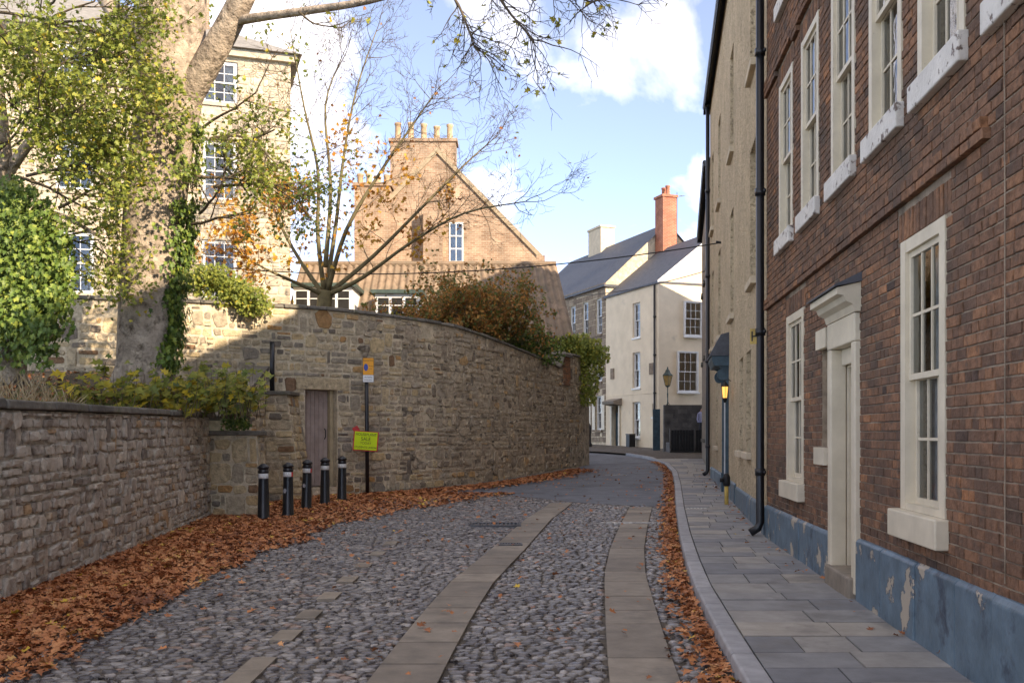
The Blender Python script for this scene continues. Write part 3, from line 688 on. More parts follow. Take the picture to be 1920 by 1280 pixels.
for x in (RD[0] - .22, RD[1] + .05):
    s = MB(); s.box(x, 0, .75, x + .16, .07, 2.75); s.box(x - .03, 0, .2, x + .19, .09, .75); s.build('pilaster', M['teal_paint'], rh)
    s = MB(); vs = []
    n = 18
    poly = [(0, 2.76), (.10, 2.76)] + [(.13 + .12 * math.cos(a), 3.02 + .14 * math.sin(a)) for a in [-1.9 + i * 3.1 / 10 for i in range(11)]] + [(.25, 3.2), (0, 3.2)]
    s.prism(poly, lambda u, v, w: Vector((w, u, v)), x, x + .16); s.build('scroll_bracket', M['teal_paint'], rh)
h = MB(); h.prism([(0, 3.2), (.33, 3.2), (.38, 3.34), (.38, 3.42), (0, 3.42)], lambda u, v, w: Vector((w, u, v)), RD[0] - .3, RD[1] + .3); ho = h.build('door_hood', M['teal_paint'], rh)
h = MB(); h.prism([(0, 3.425), (.41, 3.425), (.41, 3.46), (.18, 3.9), (0, 3.95)], lambda u, v, w: Vector((w, u, v)), RD[0] - .34, RD[1] + .34); h.build('hood_slate', M['slate'], ho)
plinth(rh, [(.16, Y2(19.9), .62), (Y2(20.2), RD[0] - .26, .66), (RD[1] + .26, Y2(29.8), .7)], M['blue_plinth'], 0)
g2 = MB(); g2.tube([(0.0, .16, 11.82), (L2, .16, 11.82)], .075, 8); g2.build('gutter', M['black_iron'], rh)
pipe(rh, Y2(30.4), .10, .4, 11.8, .06, M['black_paint'], collars=2.6)
# lit wall lantern beside that door
Mrh = Matrix.Translation(O2) @ Matrix.Rotation(math.atan2(DR.y, DR.x), 4, 'Z')
ln = empty('wall_lantern', Mrh @ Vector((Y2(21.2), .16, 2.42)), math.atan2(DR.y, DR.x), 'small black wall lantern glowing amber beside the hooded teal doorway', 'lantern')
f = MB(); f.lathe([(.02, -.10), (.05, -.06), (.07, 0), (.075, .02)], 6); f.lathe([(.11, .30), (.12, .32), (.06, .40), (.02, .43), (.015, .47)], 6)
for k in range(6):
    a = 2 * PI * k / 6; f.tube([(.072 * math.cos(a), .072 * math.sin(a), .02), (.105 * math.cos(a), .105 * math.sin(a), .30)], .007, 4)
f.tube([(0, 0, .45), (0, -.08, .5), (0, -.16, .44)], .01, 5); f.build('cage', M['black_iron'], ln)
em = bpy.data.materials.new('lit_lantern_glass'); em.use_nodes = True; b = em.node_tree.nodes['Principled BSDF']
b.inputs['Base Color'].default_value = (.8, .5, .15, 1); b.inputs['Emission Color'].default_value = (1, .5, .12, 1); b.inputs['Emission Strength'].default_value = .38
f = MB(); f.lathe([(.06, .02), (.095, .30)], 6); f.build('glass', em, ln); ln.scale = (.78, .78, .85)
# yellow hydrant plate on the big downpipe
hp = MB(); hp.box(-.07, 0, -.11, .07, .012, .11); ho = hp.build('hydrant_plate', M['yellow'])
ho.location = Mbh @ Vector((BL1 + .02, .17, 3.06)); ho.rotation_euler = (0, 0, math.atan2(DB.y, DB.x) + PI * .98 - PI / 2 - .3)
tag(ho, 'small yellow hydrant plate with black H on the black downpipe', 'sign')
hm = MB()
for x in (-.04, .04): hm.box(x - .01, .0125, -.07, x + .01, .0145, .07)
hm.box(-.03, .0125, -.01, .03, .0144, .01); hm.build('lettering', M['ink'], ho)
# yellow stub post with dark head by the plinth
ys_ = empty('stub_post', Mrh @ Vector((Y2(20.05), .2, .2)), 0, 'short yellow stub post with black head against the roughcast wall', 'post')
f = MB(); f.tube([(0, 0, -.05), (0, 0, .42)], .042, 10); f.build('post', M['yellow'], ys_, True)
f = MB(); f.lathe([(.06, .42), (.075, .45), (.075, .6), (.05, .66), (.02, .68)], 10); f.box(-.13, -.03, .5, -.07, .03, .58); f.build('head', M['black_iron'], ys_, True)

# ------------------------------------------------------------------ stone house beyond it, block wall, gates
D3 = Vector((.17, 1, 0)).normalized(); sh = frame('stone_house', (6.17, 31.05, 0), D3, 'weathered brown stone house beyond the roughcast house', 'house')
holes = [(x, x + .9, z, z + 1.7) for x in (2, 6, 9.6) for z in (1.5, 4.6, 7.4)]
wp = wall_panel(0, 12.2, 0, 10.2, holes, .2); body(wp, 0, 12.2, 0, 10.2, 10); wp.build('wall', M['ashlar'], sh)
gable_roof(0, 12.2, 10.25, 10, 3.6, .2).build('roof', M['slate'], sh)
for hh in holes: window(sh, hh[0] + .004, hh[1] - .004, hh[2] + .002, hh[3] - .004, .12, M['white_paint'], M['coping'], fw=.06, sill=(.14, .08, .05))
wg = MB(); wg.box(12.25, -12.5, 0, 17.6, -1.6, 12.2); wg.build('added_shade_block', M['ashlar'], sh)  # unseen block, added to cast shade on the cream house
g2 = MB(); g2.tube([(0, .16, 10.15), (12.2, .16, 10.15)], .07, 8); g2.build('gutter', M['black_iron'], sh)
bwl = empty('block_wall', (7.42, 48.6, .7), 0, 'grey concrete block wall beside the cream house', 'wall')
row = 0; z = 0
while z < 2.35:
    x = 0 - (.225 if row % 2 else 0)
    while x < 3.4:
        a, b = max(0, x), min(3.4, x + .45)
        if b - a > .05: mb = MB(); mb.box(a + .006, 0, z + .006, b - .006, .3, z + .214, R.random()); mb.build('concrete_block', M['concrete'], bwl)
        x += .45
    z += .22; row += 1
c = MB(); c.box(.01, .02, 0, 3.39, .28, z - .01); c.build('mortar', M['concrete'], bwl)
for i, x in enumerate((7.55, 8.72)):
    ge = empty('timber_gate', (x, 47.2, zg(47.2) + .14), 0.03, ['low black boarded gate next to the blue side gate', 'low black boarded gate against the corner of the brown stone house'][i], 'gate', 'black gates below the block wall')
    for k in range(8):
        mb = MB(); mb.box(k * .135, 0, .06, k * .135 + .125, .03, 1.02 + .01 * (k % 2), R.random()); mb.build('board', M['dark_wood'], ge)
    mb = MB(); mb.box(0, .032, .2, 1.08, .07, .3); mb.box(0, .032, .78, 1.08, .07, .88); mb.build('rail', M['dark_wood'], ge)
    mb = MB(); mb.box(-.08, -.03, -.05, -.012, .09, 1.1); mb.build('gate_post', M['concrete'], ge)
bd = MB(); bd.box(0, 0, 0, .36, .05, 2.05); bd = bd.build('side_gate', M['teal_paint']); bd.location = (7.02, 49.6, zg(49.6) + .1); tag(bd, 'narrow faded blue side gate between cream house and block wall', 'gate')
# street lantern standing on the block wall
sl = empty('street_lantern', (7.62, 48.75, .7 + 2.42), 0, 'old glazed street lantern on a short iron stem above the block wall', 'street lamp')
f = MB(); f.lathe([(.05, 0), (.035, .05), (.025, .3), (.04, .55), (.025, .6), (.025, .85)], 8)
for a in (0, 2.1, 4.2): f.tube([(.12 * math.cos(a), .12 * math.sin(a), -.02), (.02, 0, .14)], .012, 5)
f.build('stem', M['copper_lamp'], sl, True)
f = MB(); f.lathe([(.03, .85), (.11, .92), (.125, .95)], 4); f.lathe([(.235, 1.42), (.25, 1.45), (.12, 1.60), (.1, 1.68), (.05, 1.74), (.02, 1.86)], 4)
for k in range(4):
    a = 2 * PI * k / 4; f.tube([(.12 * math.cos(a), .12 * math.sin(a), .94), (.235 * math.cos(a), .235 * math.sin(a), 1.43)], .012, 4)
f.build('lantern_frame', M['copper_lamp'], sl)
f = MB(); f.lathe([(.11, .95), (.22, 1.42)], 4); f.build('lantern_glass', M['amber_glass'], sl)
# person half hidden at the house corner
def person(loc):
    e = empty('person', loc, .4, 'person in a blue striped shirt and dark trousers standing beside the block wall', 'person')
    me = bpy.data.meshes.new('body')
    V = [(0, 0, .95), (0, 0, 1.15), (0, .01, 1.38), (0, .01, 1.5), (0, -.01, 1.64), (.10, 0, .9), (.11, -.02, .5), (.11, .02, .08), (.11, -.13, .04), (-.10, 0, .9), (-.11, .02, .5), (-.11, .04, .08), (-.11, -.11, .04),
         (.19, .01, 1.40), (.25, .03, 1.12), (.24, -.08, .9), (-.19, .01, 1.40), (-.25, .03, 1.12), (-.24, -.08, .9)]
    E = [(0, 1), (1, 2), (2, 3), (3, 4), (0, 5), (5, 6), (6, 7), (7, 8), (0, 9), (9, 10), (10, 11), (11, 12), (2, 13), (13, 14), (14, 15), (2, 16), (16, 17), (17, 18)]
    rad = [.15, .14, .16, .06, .10, .095, .065, .045, .04, .095, .065, .045, .04, .06, .045, .035, .06, .045, .035]
    me.from_pydata(V, E, []); me.skin_vertices.new() if False else None
    o = bpy.data.objects.new('body', me); col.objects.link(o); o.parent = e
    md = o.modifiers.new('skin', 'SKIN'); sk = me.skin_vertices[0].data
    for i, r_ in enumerate(rad): sk[i].radius = (r_, r_ * .8)
    sk[0].use_root = True
    o.modifiers.new('sub', 'SUBSURF').levels = 2; o.modifiers['sub'].render_levels = 2
    m = bpy.data.materials.new('clothes'); m.use_nodes = True; t = m.node_tree; L = t.links.new
    tcn = N(t, 'ShaderNodeTexCoord'); sp = N(t, 'ShaderNodeSeparateXYZ'); L(tcn.outputs['Object'], sp.inputs[0])
    r1 = N(t, 'ShaderNodeValToRGB'); r1.color_ramp.interpolation = 'CONSTANT'; els = r1.color_ramp.elements
    els[0].position = 0; els[0].color = (.02, .02, .03, 1); els[1].position = .48; els[1].color = (.10, .13, .45, 1); e3 = els.new(.735); e3.color = (.42, .25, .18, 1); e4 = els.new(.845); e4.color = (.06, .035, .02, 1)
    dvn = N(t, 'ShaderNodeMath', operation='DIVIDE'); L(sp.outputs[2], dvn.inputs[0]); dvn.inputs[1].default_value = 2.0; L(dvn.outputs[0], r1.inputs[0])
    wv = N(t, 'ShaderNodeTexWave'); wv.bands_direction = 'Z'; wv.inputs['Scale'].default_value = 9; L(tcn.outputs['Object'], wv.inputs['Vector'])
    mxn = N(t, 'ShaderNodeMixRGB'); mxn.inputs[0].default_value = 0
    sc = N(t, 'ShaderNodeMath', operation='MULTIPLY'); 
    gt = N(t, 'ShaderNodeMath', operation='COMPARE'); L(dvn.outputs[0], gt.inputs[0]); gt.inputs[1].default_value = .607; gt.inputs[2].default_value = .125
    L(gt.outputs[0], sc.inputs[0]); L(wv.outputs['Fac'], sc.inputs[1]); L(sc.outputs[0], mxn.inputs[0]); L(r1.outputs[0], mxn.inputs[1]); mxn.inputs[2].default_value = (.6, .6, .65, 1)
    L(mxn.outputs[0], t.nodes['Principled BSDF'].inputs['Base Color']); me.materials.append(m)
    return e
lp = MB(); lp.box(7.5, 47.35, .6, 10.4, 48.58, 1.29); tag(lp.build('landing', M['concrete']), kind='structure')
try: person((9.17, 48.05, 1.29))
except Exception as ex: print('person', ex)

# ------------------------------------------------------------------ cream house and stone terrace at the bend
CC = Vector((7.66, 52, 0)); dl = Vector((-.349, .937, 0)).normalized(); dr_ = Vector((-.937, -.349, 0))
ch = frame('cream_house', CC, dl, 'cream limewashed three-storey house with slate roof at the bend', 'house')
CB = zg(52) + .1
wins = [(2.05, 2.95, CB + 6.0, CB + 7.9), (2.05, 2.95, CB + 3.25, CB + 5.2), (2.05, 2.95, CB + .55, CB + 2.5), (.35, .7, CB + 1.65, CB + 2.35)]
cdoor = (4.55, 5.45, CB, CB + 2.35)
wp = wall_panel(0, 6.3, 0, CB + 8.75, wins + [cdoor], .2); body(wp, .001, 6.3, 0, CB + 8.74, 7.0)
# gable triangle over the end wall
wp.add([(0, 0, CB + 8.74), (0, -7, CB + 8.74), (0, -3.5, CB + 11.5)], [(0, 1, 2)]); wp.add([(6.3, 0, CB + 8.74), (6.3, -7, CB + 8.74), (6.3, -3.5, CB + 11.5)], [(2, 1, 0)])
wp.build('wall', M['cream_wall'], ch)
vg = MB()
for a_, b_ in (((.1, 8.74), (-3.5, 11.58)), ((-7.1, 8.74), (-3.5, 11.58))): vg.prism([(a_[0], CB + a_[1] - .12), (b_[0], CB + b_[1] - .12), (b_[0], CB + b_[1] + .02), (a_[0], CB + a_[1] + .02)], lambda u, v, w: Vector((w, u, v)), -.075, -.056)
vg.build('verge', M['white_paint'], ch)
gable_roof(.05, 6.3, CB + 8.8, 7.0, 2.85, .1, .1, ends=False).build('roof', M['slate'], ch)
for a, b, c_, d_ in wins: window(ch, a + .004, b - .004, c_, d_ - .004, .12, M['white_paint'], fw=.06, sill=(.09, .05, .05), cols=3 if b - a > .5 else 1, rows=2, curtain=1 if b - a > .5 else 0)
d = MB(); d.box(cdoor[0] + .06, -.24, cdoor[2], cdoor[1] - .06, -.2, cdoor[3] - .4); d.build('door', M['teal_paint'], ch)
s = MB(); s.box(cdoor[0] - .14, -.1, CB - .1, cdoor[0] + .03, .08, cdoor[3]); s.box(cdoor[1] - .03, -.1, CB - .1, cdoor[1] + .14, .08, cdoor[3]); s.build('door_frame', M['cream_paint'], ch)
h = MB(); h.prism([(0, 0), (.5, .1), (.55, .25), (0, .42)], lambda u, v, w: Vector((w, u, v + cdoor[3])), cdoor[0] - .3, cdoor[1] + .3); h.build('door_hood', M['flag'], ch)
for x, z in ((.55, 3.9), (5.2, 3.9)):
    s = MB(); s.box(x, .003, CB + z, x + .42, .05, CB + z + .6); s.build('wall_plaque', M['ashlar'], ch)
s = MB(); s.box(-.01, .002, CB + 2.9, 6.3, .02, CB + 2.95); s.build('string_course', M['cream_wall'], ch)
pipe(ch, .32, .08, CB, CB + 8.6, .055, M['black_paint'], shoe=False)
# end wall facing the street, in its own frame, with two windows
for (a, b, c_, d_) in [(-2.55, -1.45, CB + 5.9, CB + 7.75), (-2.3, -1.05, CB + 2.95, CB + 5.1)]:
    w = window(ch, a, b, c_, d_, -.14, M['white_paint'], fw=.07, sill=(.09, .20, .05), curtain=1); w.rotation_euler = (0, 0, PI / 2); w.location = (-.002, 0, 0)
chimney(ch, 5.3, 6.25, -4.1, -3.2, CB + 9.5, CB + 14.6, M['red_brick'], 2, M['red_brick'], pm=M['red_brick'], ph=.55)
chimney(ch, 4.0, 4.7, -6.9, -5.3, CB + 8.6, CB + 13.1, M['render_smooth'], 0, M['render_smooth'], name='rendered_chimney')
an = MB(); an.tube([(5.6, -4.3, CB + 11), (5.6, -4.3, CB + 15)], .02, 5); an.tube([(5.1, -4.5, CB + 14.7), (6.2, -4.0, CB + 14.8)], .015, 4)
for k in range(5): an.tube([(5.2 + k * .2, -4.65 + k * .09, CB + 14.72), (5.2 + k * .2, -4.25 + k * .09, CB + 14.72)], .01, 4)
an.build('tv_aerial', M['metal'], ch)
bn = MB(); bn.box(-.2, -.18, 0, .2, .18, .72); bn.box(-.22, -.2, .722, .22, .2, .78); p_ = CC + dl * 2.5 + Vector((-.937, -.349, 0)) * .35
bn = bn.build('planter_box', M['black_iron']); bn.location = (p_.x, p_.y, CB - .02); bn.rotation_euler = (0, 0, math.atan2(dl.y, dl.x)); tag(bn, 'dark square planter box standing below the cream house window', 'planter')
OT = CC + dl * 6.32
th = frame('terrace_house', OT, dl, 'brown stone terrace house with slate roof and white shutters beside the cream house', 'house')
TB = CB + .25
wins = [(.5 + i * 1.9, 1.35 + i * 1.9, TB + z, TB + z + h_) for i in range(7) for z, h_ in ((6.4, 2.1), (3.6, 2.1), (.75, 2.0))]
wp = wall_panel(0, 14, 0, TB + 9.3, wins, .2); body(wp, 0, 14, 0, TB + 9.3, 8)
wp.add([(0, 0, TB + 9.3), (0, -8, TB + 9.3), (0, -4, TB + 13.0)], [(0, 1, 2)]); tw = wp.build('wall', M['goldmortar'], th)
blocks = []
for q in layout(0, 9, TB, TB + 9.3, (.28, .36), (.4, .85), .02, wins, split=0): blocks.append(q)
def mk_block(mb, q):
    a, b, c_, d_ = q; mb.box(a, 0, c_, b, .012 + R.uniform(0, .012), d_, min(1, max(0, R.gauss(.45, .25))))
Mth = Matrix.Translation(OT) @ Matrix.Rotation(math.atan2(dl.y, dl.x), 4, 'Z')
lay_pieces(blocks, 'stone_block', 'stone_blocks', M['ashlar'], tw, mk_block, lambda q: Mth @ Vector(((q[0] + q[1]) / 2, 0, (q[2] + q[3]) / 2)), limit=180, smooth=False)
gable_roof(0, 14, TB + 9.35, 8, 3.7, .18, ends=False).build('roof', M['slate'], th)
for i, (a, b, c_, d_) in enumerate(wins):
    w = window(th, a + .004, b - .004, c_ + .002, d_ - .004, .1, M['white_paint'], M['ashlar'], fw=.06, sill=(.14, .08, .05))
    if c_ < TB + 1:
        for x in (a - .42, b + .02):
            s = MB(); s.box(x, .03, c_, x + .4, .06, d_); s.build('shutter', M['cream_paint'], w)
s = MB(); s.box(0, .0, TB + 9.1, 14, .14, TB + 9.28); s.build('cornice', M['ashlar'], th)
chimney(th, 8.2, 10.2, -4.6, -3.6, TB + 11.5, TB + 14.4, M['render_smooth'], 0, M['render_smooth'])
# far iron bollard at the bend
def lathe_thing(name, loc, prof, m, label, cat, n=14):
    mb = MB(); mb.lathe(prof, n); o = mb.build(name, m, None, True); o.location = loc; return tag(o, label, cat)
pb = P(1105, 834, 54); lathe_thing('iron_bollard', (pb.x, pb.y, zg(54) + .12), [(.16, 0), (.16, .12), (.10, .2), (.09, .7), (.13, .76), (.09, .82), (.13, 1.0), (.11, 1.12), (.03, 1.2), (.02, 1.26)], M['black_paint'], 'old waisted black iron bollard on the pavement by the terrace house', 'bollard')

# ------------------------------------------------------------------ low retaining wall on the left
LW = [(-3, -4.55), (4, -4.68), (9.5, -4.87), (14, -5.2), (18.4, -5.6)]
def lwx(Y): return interp(LW, Y)
lw = empty('retaining_wall', (lwx(9), 9, 0), 0, 'low grey rubble retaining wall with rough coping below the planted bank', 'wall')
Minv = Matrix.Translation((-lwx(9), -9, 0))
def lw_fn(u, v, w): return Minv @ Vector((lwx(u) + w, u, zg(u) + v))
core = MB(); n = 44
vs = []
for i in range(n + 1):
    u = lerp(-3, 18.4, i / n); vs += [lw_fn(u, -.1, 0), lw_fn(u, 1.85, 0), lw_fn(u, 1.85, -.4), lw_fn(u, -.1, -.4)]
core.add(vs, [(i * 4 + k, i * 4 + (k + 1) % 4, i * 4 + 4 + (k + 1) % 4, i * 4 + 4 + k) for i in range(n) for k in range(4)] + [(0, 1, 2, 3)])
lc = core.build('mortar', M['greymortar'], lw)
st = layout(4.0, 18.35, -.03, 1.84, (.08, .17), (.11, .30), .018)
lay_pieces(st, 'stone', 'stones', M['greystone'], lc, lambda mb, q: stone(mb, lw_fn, *q, R.uniform(.015, .055), min(1, max(0, R.gauss(.5, .28))), jit=.6, rnd=.26), lambda q: Vector((lwx(q[0]), (q[0] + q[1]) / 2, (q[2] + q[3]) / 2)), smooth=False)
u = -2.5
while u < 18.3:
    L = R.uniform(.35, .7); e = min(u + L, 18.4); mb = MB(); o = R.uniform(.05, .10); t_ = R.uniform(.07, .10); b0 = 1.855 + R.uniform(0, .012)
    vs = [lw_fn(a, b, c) for a in (u + .006, e - .006) for b, c in ((b0, o), (b0 + t_, o - .012), (b0 + t_ + R.uniform(-.01, .02), -.45), (b0, -.45))]
    mb.add(vs, [(0, 1, 2, 3), (7, 6, 5, 4), (0, 4, 5, 1), (1, 5, 6, 2), (3, 7, 4, 0), (2, 6, 7, 3)], R.random()); soften(mb.build('coping_stone', M['coping'], lw), .018); u = e

# ------------------------------------------------------------------ tall garden wall
TW = [(-16, 20.4), (-12, 20.9), (-9.5, 21.3), (-7.05, 21.95), (-5.8, 22.75), (-4.6, 23.5), (-3.47, 24.4), (-2.5, 25.5), (-1.55, 26.95), (-.5, 29.05), (.72, 32), (1.8, 35), (2.76, 37.8), (3.0, 38.6), (2.7, 39.6), (1.5, 41), (-2, 43)]
pts = [Vector((a, b, 0)) for a, b in TW]
def cr(p0, p1, p2, p3, t): return .5 * ((2 * p1) + (p2 - p0) * t + (2 * p0 - 5 * p1 + 4 * p2 - p3) * t * t + (3 * p1 - p0 - 3 * p2 + p3) * t ** 3)
dense = []
for i in range(len(pts) - 1):
    q = [pts[max(i - 1, 0)], pts[i], pts[i + 1], pts[min(i + 2, len(pts) - 1)]]
    for k in range(12): dense.append(cr(*q, k / 12))
dense.append(pts[-1])
acc = [0]
for a, b in zip(dense, dense[1:]): acc.append(acc[-1] + (b - a).length)
WL = acc[-1]
def wpos(s):
    s = min(max(s, 0), WL - 1e-4); lo_, hi_ = 0, len(acc) - 1
    while hi_ - lo_ > 1:
        m_ = (lo_ + hi_) // 2
        if acc[m_] <= s: lo_ = m_
        else: hi_ = m_
    t_ = (s - acc[lo_]) / (acc[hi_] - acc[lo_]); p = dense[lo_].lerp(dense[hi_], t_)
    d_ = (dense[min(hi_ + 1, len(dense) - 1)] - dense[max(lo_ - 1, 0)]).normalized()
    return p, Vector((d_.y, -d_.x, 0))            # point, outward normal (towards the street)
def s_at(X):   # arc length where the wall passes X
    best = min(range(len(dense) - 60), key=lambda i: abs(dense[i].x - X)); return acc[best]
S_DOOR, S_MID, S_PIER, S_END = s_at(-4.52), s_at(-3.2), s_at(1.85), s_at(2.9)
TOPT = [(0, 4.55), (s_at(-7), 4.55), (s_at(-4.6), 4.6), (s_at(-1.55), 4.55), (s_at(.72), 4.15), (S_PIER - .1, 3.92), (S_PIER, 4.3), (S_END, 4.5), (WL, 4.6)]
def wtop(s): return interp(TOPT, s)
tw_ = empty('garden_wall', (-3.47, 24.3, 0), 0, 'tall curving rubble garden wall with a plank door along the street', 'wall')
MinvT = Matrix.Translation((3.47, -24.3, 0))
def tw_fn(s, v, w):
    p, n_ = wpos(s); return MinvT @ (p + n_ * w + Vector((0, 0, v)))
DW = (S_DOOR - .42, S_DOOR + .40, .42, 2.72)
core = MB(); brk = sorted(set([i * WL / 110 for i in range(111)] + [DW[0], DW[1]])); NV = 8
for a, b in zip(brk, brk[1:]):
    mid = (a + b) / 2; ind = DW[0] - 1e-6 < mid < DW[1] + 1e-6
    for (va, vb) in ([(-.1, DW[2]), (DW[3], None)] if ind else [(-.1, None)]):
        ta, tb = (wtop(a), wtop(b)) if vb is None else (vb, vb)
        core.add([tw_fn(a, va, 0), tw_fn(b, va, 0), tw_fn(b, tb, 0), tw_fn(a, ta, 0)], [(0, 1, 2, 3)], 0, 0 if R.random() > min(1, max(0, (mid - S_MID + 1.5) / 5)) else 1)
    core.add([tw_fn(a, -.1, -.5), tw_fn(b, -.1, -.5), tw_fn(b, wtop(b), -.5), tw_fn(a, wtop(a), -.5)], [(3, 2, 1, 0)], 0, 1)
    core.add([tw_fn(a, wtop(a), 0), tw_fn(b, wtop(b), 0), tw_fn(b, wtop(b), -.5), tw_fn(a, wtop(a), -.5)], [(0, 1, 2, 3)], 0, 1)
for s_ in DW[:2]: core.add([tw_fn(s_, DW[2], 0), tw_fn(s_, DW[3], 0), tw_fn(s_, DW[3], -.5), tw_fn(s_, DW[2], -.5)], [(0, 1, 2, 3)])
core.add([tw_fn(DW[0], DW[3], 0), tw_fn(DW[1], DW[3], 0), tw_fn(DW[1], DW[3], -.5), tw_fn(DW[0], DW[3], -.5)], [(0, 1, 2, 3)])
wc = core.build('mortar', [M['goldmortar'], M['rubblemortar']], tw_)
LINT = (DW[0] - .22, DW[1] + .3, DW[3], DW[3] + .27)
skip = [(DW[0] - .01, DW[1] + .01, DW[2] - .15, DW[3] + .01), LINT]
allst = [q for q in layout(s_at(-13), S_END + 2.5, .05, 4.7, (.10, .24), (.15, .46), .04, skip) if (q[3] < wtop(q[0]) - .01)]
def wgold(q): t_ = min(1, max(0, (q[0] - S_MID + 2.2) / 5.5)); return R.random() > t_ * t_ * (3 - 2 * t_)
g1, g2_ = [], []
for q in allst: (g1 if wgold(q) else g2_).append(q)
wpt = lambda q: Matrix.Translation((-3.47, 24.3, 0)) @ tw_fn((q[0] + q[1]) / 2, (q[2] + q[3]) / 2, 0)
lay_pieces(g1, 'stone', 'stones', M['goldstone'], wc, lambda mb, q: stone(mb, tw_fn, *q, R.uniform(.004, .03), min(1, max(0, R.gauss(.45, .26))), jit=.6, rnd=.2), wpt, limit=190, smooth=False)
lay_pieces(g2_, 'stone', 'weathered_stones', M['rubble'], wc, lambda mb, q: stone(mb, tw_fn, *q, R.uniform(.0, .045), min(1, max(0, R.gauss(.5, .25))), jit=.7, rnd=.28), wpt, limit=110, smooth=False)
mb = MB(); mb.prism([(LINT[0], LINT[2] + .004), (LINT[1], LINT[2] + .004), (LINT[1], LINT[3]), (LINT[0], LINT[3])], lambda a, b, c: tw_fn(a, b, c), -.3, .035, .6); mb.build('lintel', M['goldstone'], tw_)
s_ = s_at(-13)
while s_ < WL - .3:
    L = R.uniform(.4, .8); e = s_ + L
    if not (S_PIER - .05 < s_ < S_END + .6):
        mb = MB(); t_ = R.uniform(.06, .09); o = R.uniform(.05, .09)
        vs = [tw_fn(a, wtop(a) + .003 + b, c) for a in (s_ + .005, e - .005) for b, c in ((0, o), (t_, o - .02), (t_ + .05, -.25), (t_, -.55), (0, -.55))]
        mb.add(vs, [(0, 1, 2, 3, 4), (9, 8, 7, 6, 5), (0, 5, 6, 1), (1, 6, 7, 2), (2, 7, 8, 3), (4, 9, 5, 0)], R.random()); soften(mb.build('coping_stone', M['coping'], tw_), .018)
    s_ = e
# foot kerb under the tall wall
s_ = S_DOOR + 1.2
while s_ < S_END:
    e = s_ + R.uniform(.7, 1.1); mb = MB()
    vs = []
    for a in (s_ + .006, e - .006):
        for w, v in ((.0, .0), (.34, .0), (.32, .10), (0, .12)):
            q = tw_fn(a, v, w); q.z = zg(q.y + 24.3) - .04 + v; vs.append(q)
    mb.add(vs, [(0, 1, 2, 3), (7, 6, 5, 4), (1, 5, 6, 2), (2, 6, 7, 3)], R.random()); mb.build('foot_stone', M['coping'], tw_); s_ = e
# plank door
mid, nrm = wpos(S_DOOR); dd = empty('door_frame_holder', (0, 0, 0)); bpy.data.objects.remove(dd)
dm = MB(); dm.prism([(DW[0], DW[2]), (DW[1], DW[2]), (DW[1], DW[3]), (DW[0], DW[3])], lambda a, b, c: tw_fn(a, b, c), -.36, -.31); pdr = dm.build('door', M['door_wood'], tw_)
nb_ = 6
for i in range(nb_):
    a = lerp(DW[0] + .02, DW[1] - .12, i / nb_); b = lerp(DW[0] + .02, DW[1] - .12, (i + 1) / nb_); pm = MB()
    pm.prism([(a + .004, DW[2] + .02), (b - .004, DW[2] + .02), (b - .004, DW[3] - .03), (a + .004, DW[3] - .03)], lambda x, y_, z_: tw_fn(x, y_, z_), -.305, -.275, R.random()); pm.build('plank', M['door_wood'], pdr)
pm = MB(); pm.prism([(DW[1] - .11, DW[2]), (DW[1] - .02, DW[2]), (DW[1] - .02, DW[3] - .01), (DW[1] - .11, DW[3] - .01)], lambda x, y_, z_: tw_fn(x, y_, z_), -.30, -.15); pm.build('door_post', M['bare_wood'], pdr)
hx = DW[1] - .2; pm = MB(); pm.tube([tw_fn(hx, 1.55, -.27), tw_fn(hx, 1.6, -.22), tw_fn(hx, 1.75, -.22), tw_fn(hx, 1.8, -.27)], .012, 6); pm.build('handle', M['black_iron'], pdr)
# brick pier in the wall
pp, pn = wpos(S_PIER + .3); br_ = empty('brick_pier', (pp.x - pn.x * .25, pp.y - pn.y * .25, 3.4), math.atan2(pn.y, pn.x) + PI / 2, 'small red brick pier with stone cap on the tall garden wall', 'pier')
z = 0; row = 0
while z < 1.0:
    for (x0, x1) in ([(-.35, -.12), (-.11, .12), (.13, .35)] if row % 2 else [(-.35, -.24), (-.23, 0), (.01, .23), (.24, .35)]):
        mb = MB(); mb.box(x0, -.33, z, x1, .33, z + .066, min(1, max(0, R.gauss(.75, .15)))); mb.build('brick', M['brick'], br_)
    z += .077; row += 1
mb = MB(); mb.box(-.34, -.32, 0, .34, .32, z - .02); mb.build('mortar', M['mortar'], br_)
mb = MB(); mb.box(-.42, -.4, z, .42, .4, z + .09); mb.build('cap', M['coping'], br_)

# ------------------------------------------------------------------ two stone piers at the end of the low wall
def pier(loc, w, dpt, h, flare, label):
    e = empty('stone_pier', loc, 0, label, 'pier')
    core = MB(); vs = [(0, 0, -.1), (w + flare, 0, -.1), (w, 0, h), (0, 0, h), (0, dpt, -.1), (w + flare, dpt, -.1), (w, dpt, h), (0, dpt, h)]
    core.add(vs, [(0, 1, 2, 3), (1, 5, 6, 2), (0, 3, 7, 4), (3, 2, 6, 7), (5, 4, 7, 6)]); core.build('mortar', M['goldmortar'], e)
    front = lambda u, v, k: Vector((u * (1 + flare / w * (1 - v / h)), -k, v))
    sidef = lambda u, v, k: Vector((w + flare * (1 - v / h) + k, u, v))
    for fn, L in ((front, w), (sidef, dpt)):
        for q in layout(0.0, L, .0, h, (.14, .26), (.2, .44), .024, split=.1):
            mb = MB(); stone(mb, fn, *q, R.uniform(.015, .04), min(1, max(0, R.gauss(.55, .24))), jit=.5, rnd=.2); mb.build('stone', M['goldstone'], e)
    mb = MB(); mb.box(-.06, -.08, h + .003, w + .08, dpt, h + .09); soften(mb.build('cap', M['coping'], e), .018)
    return e
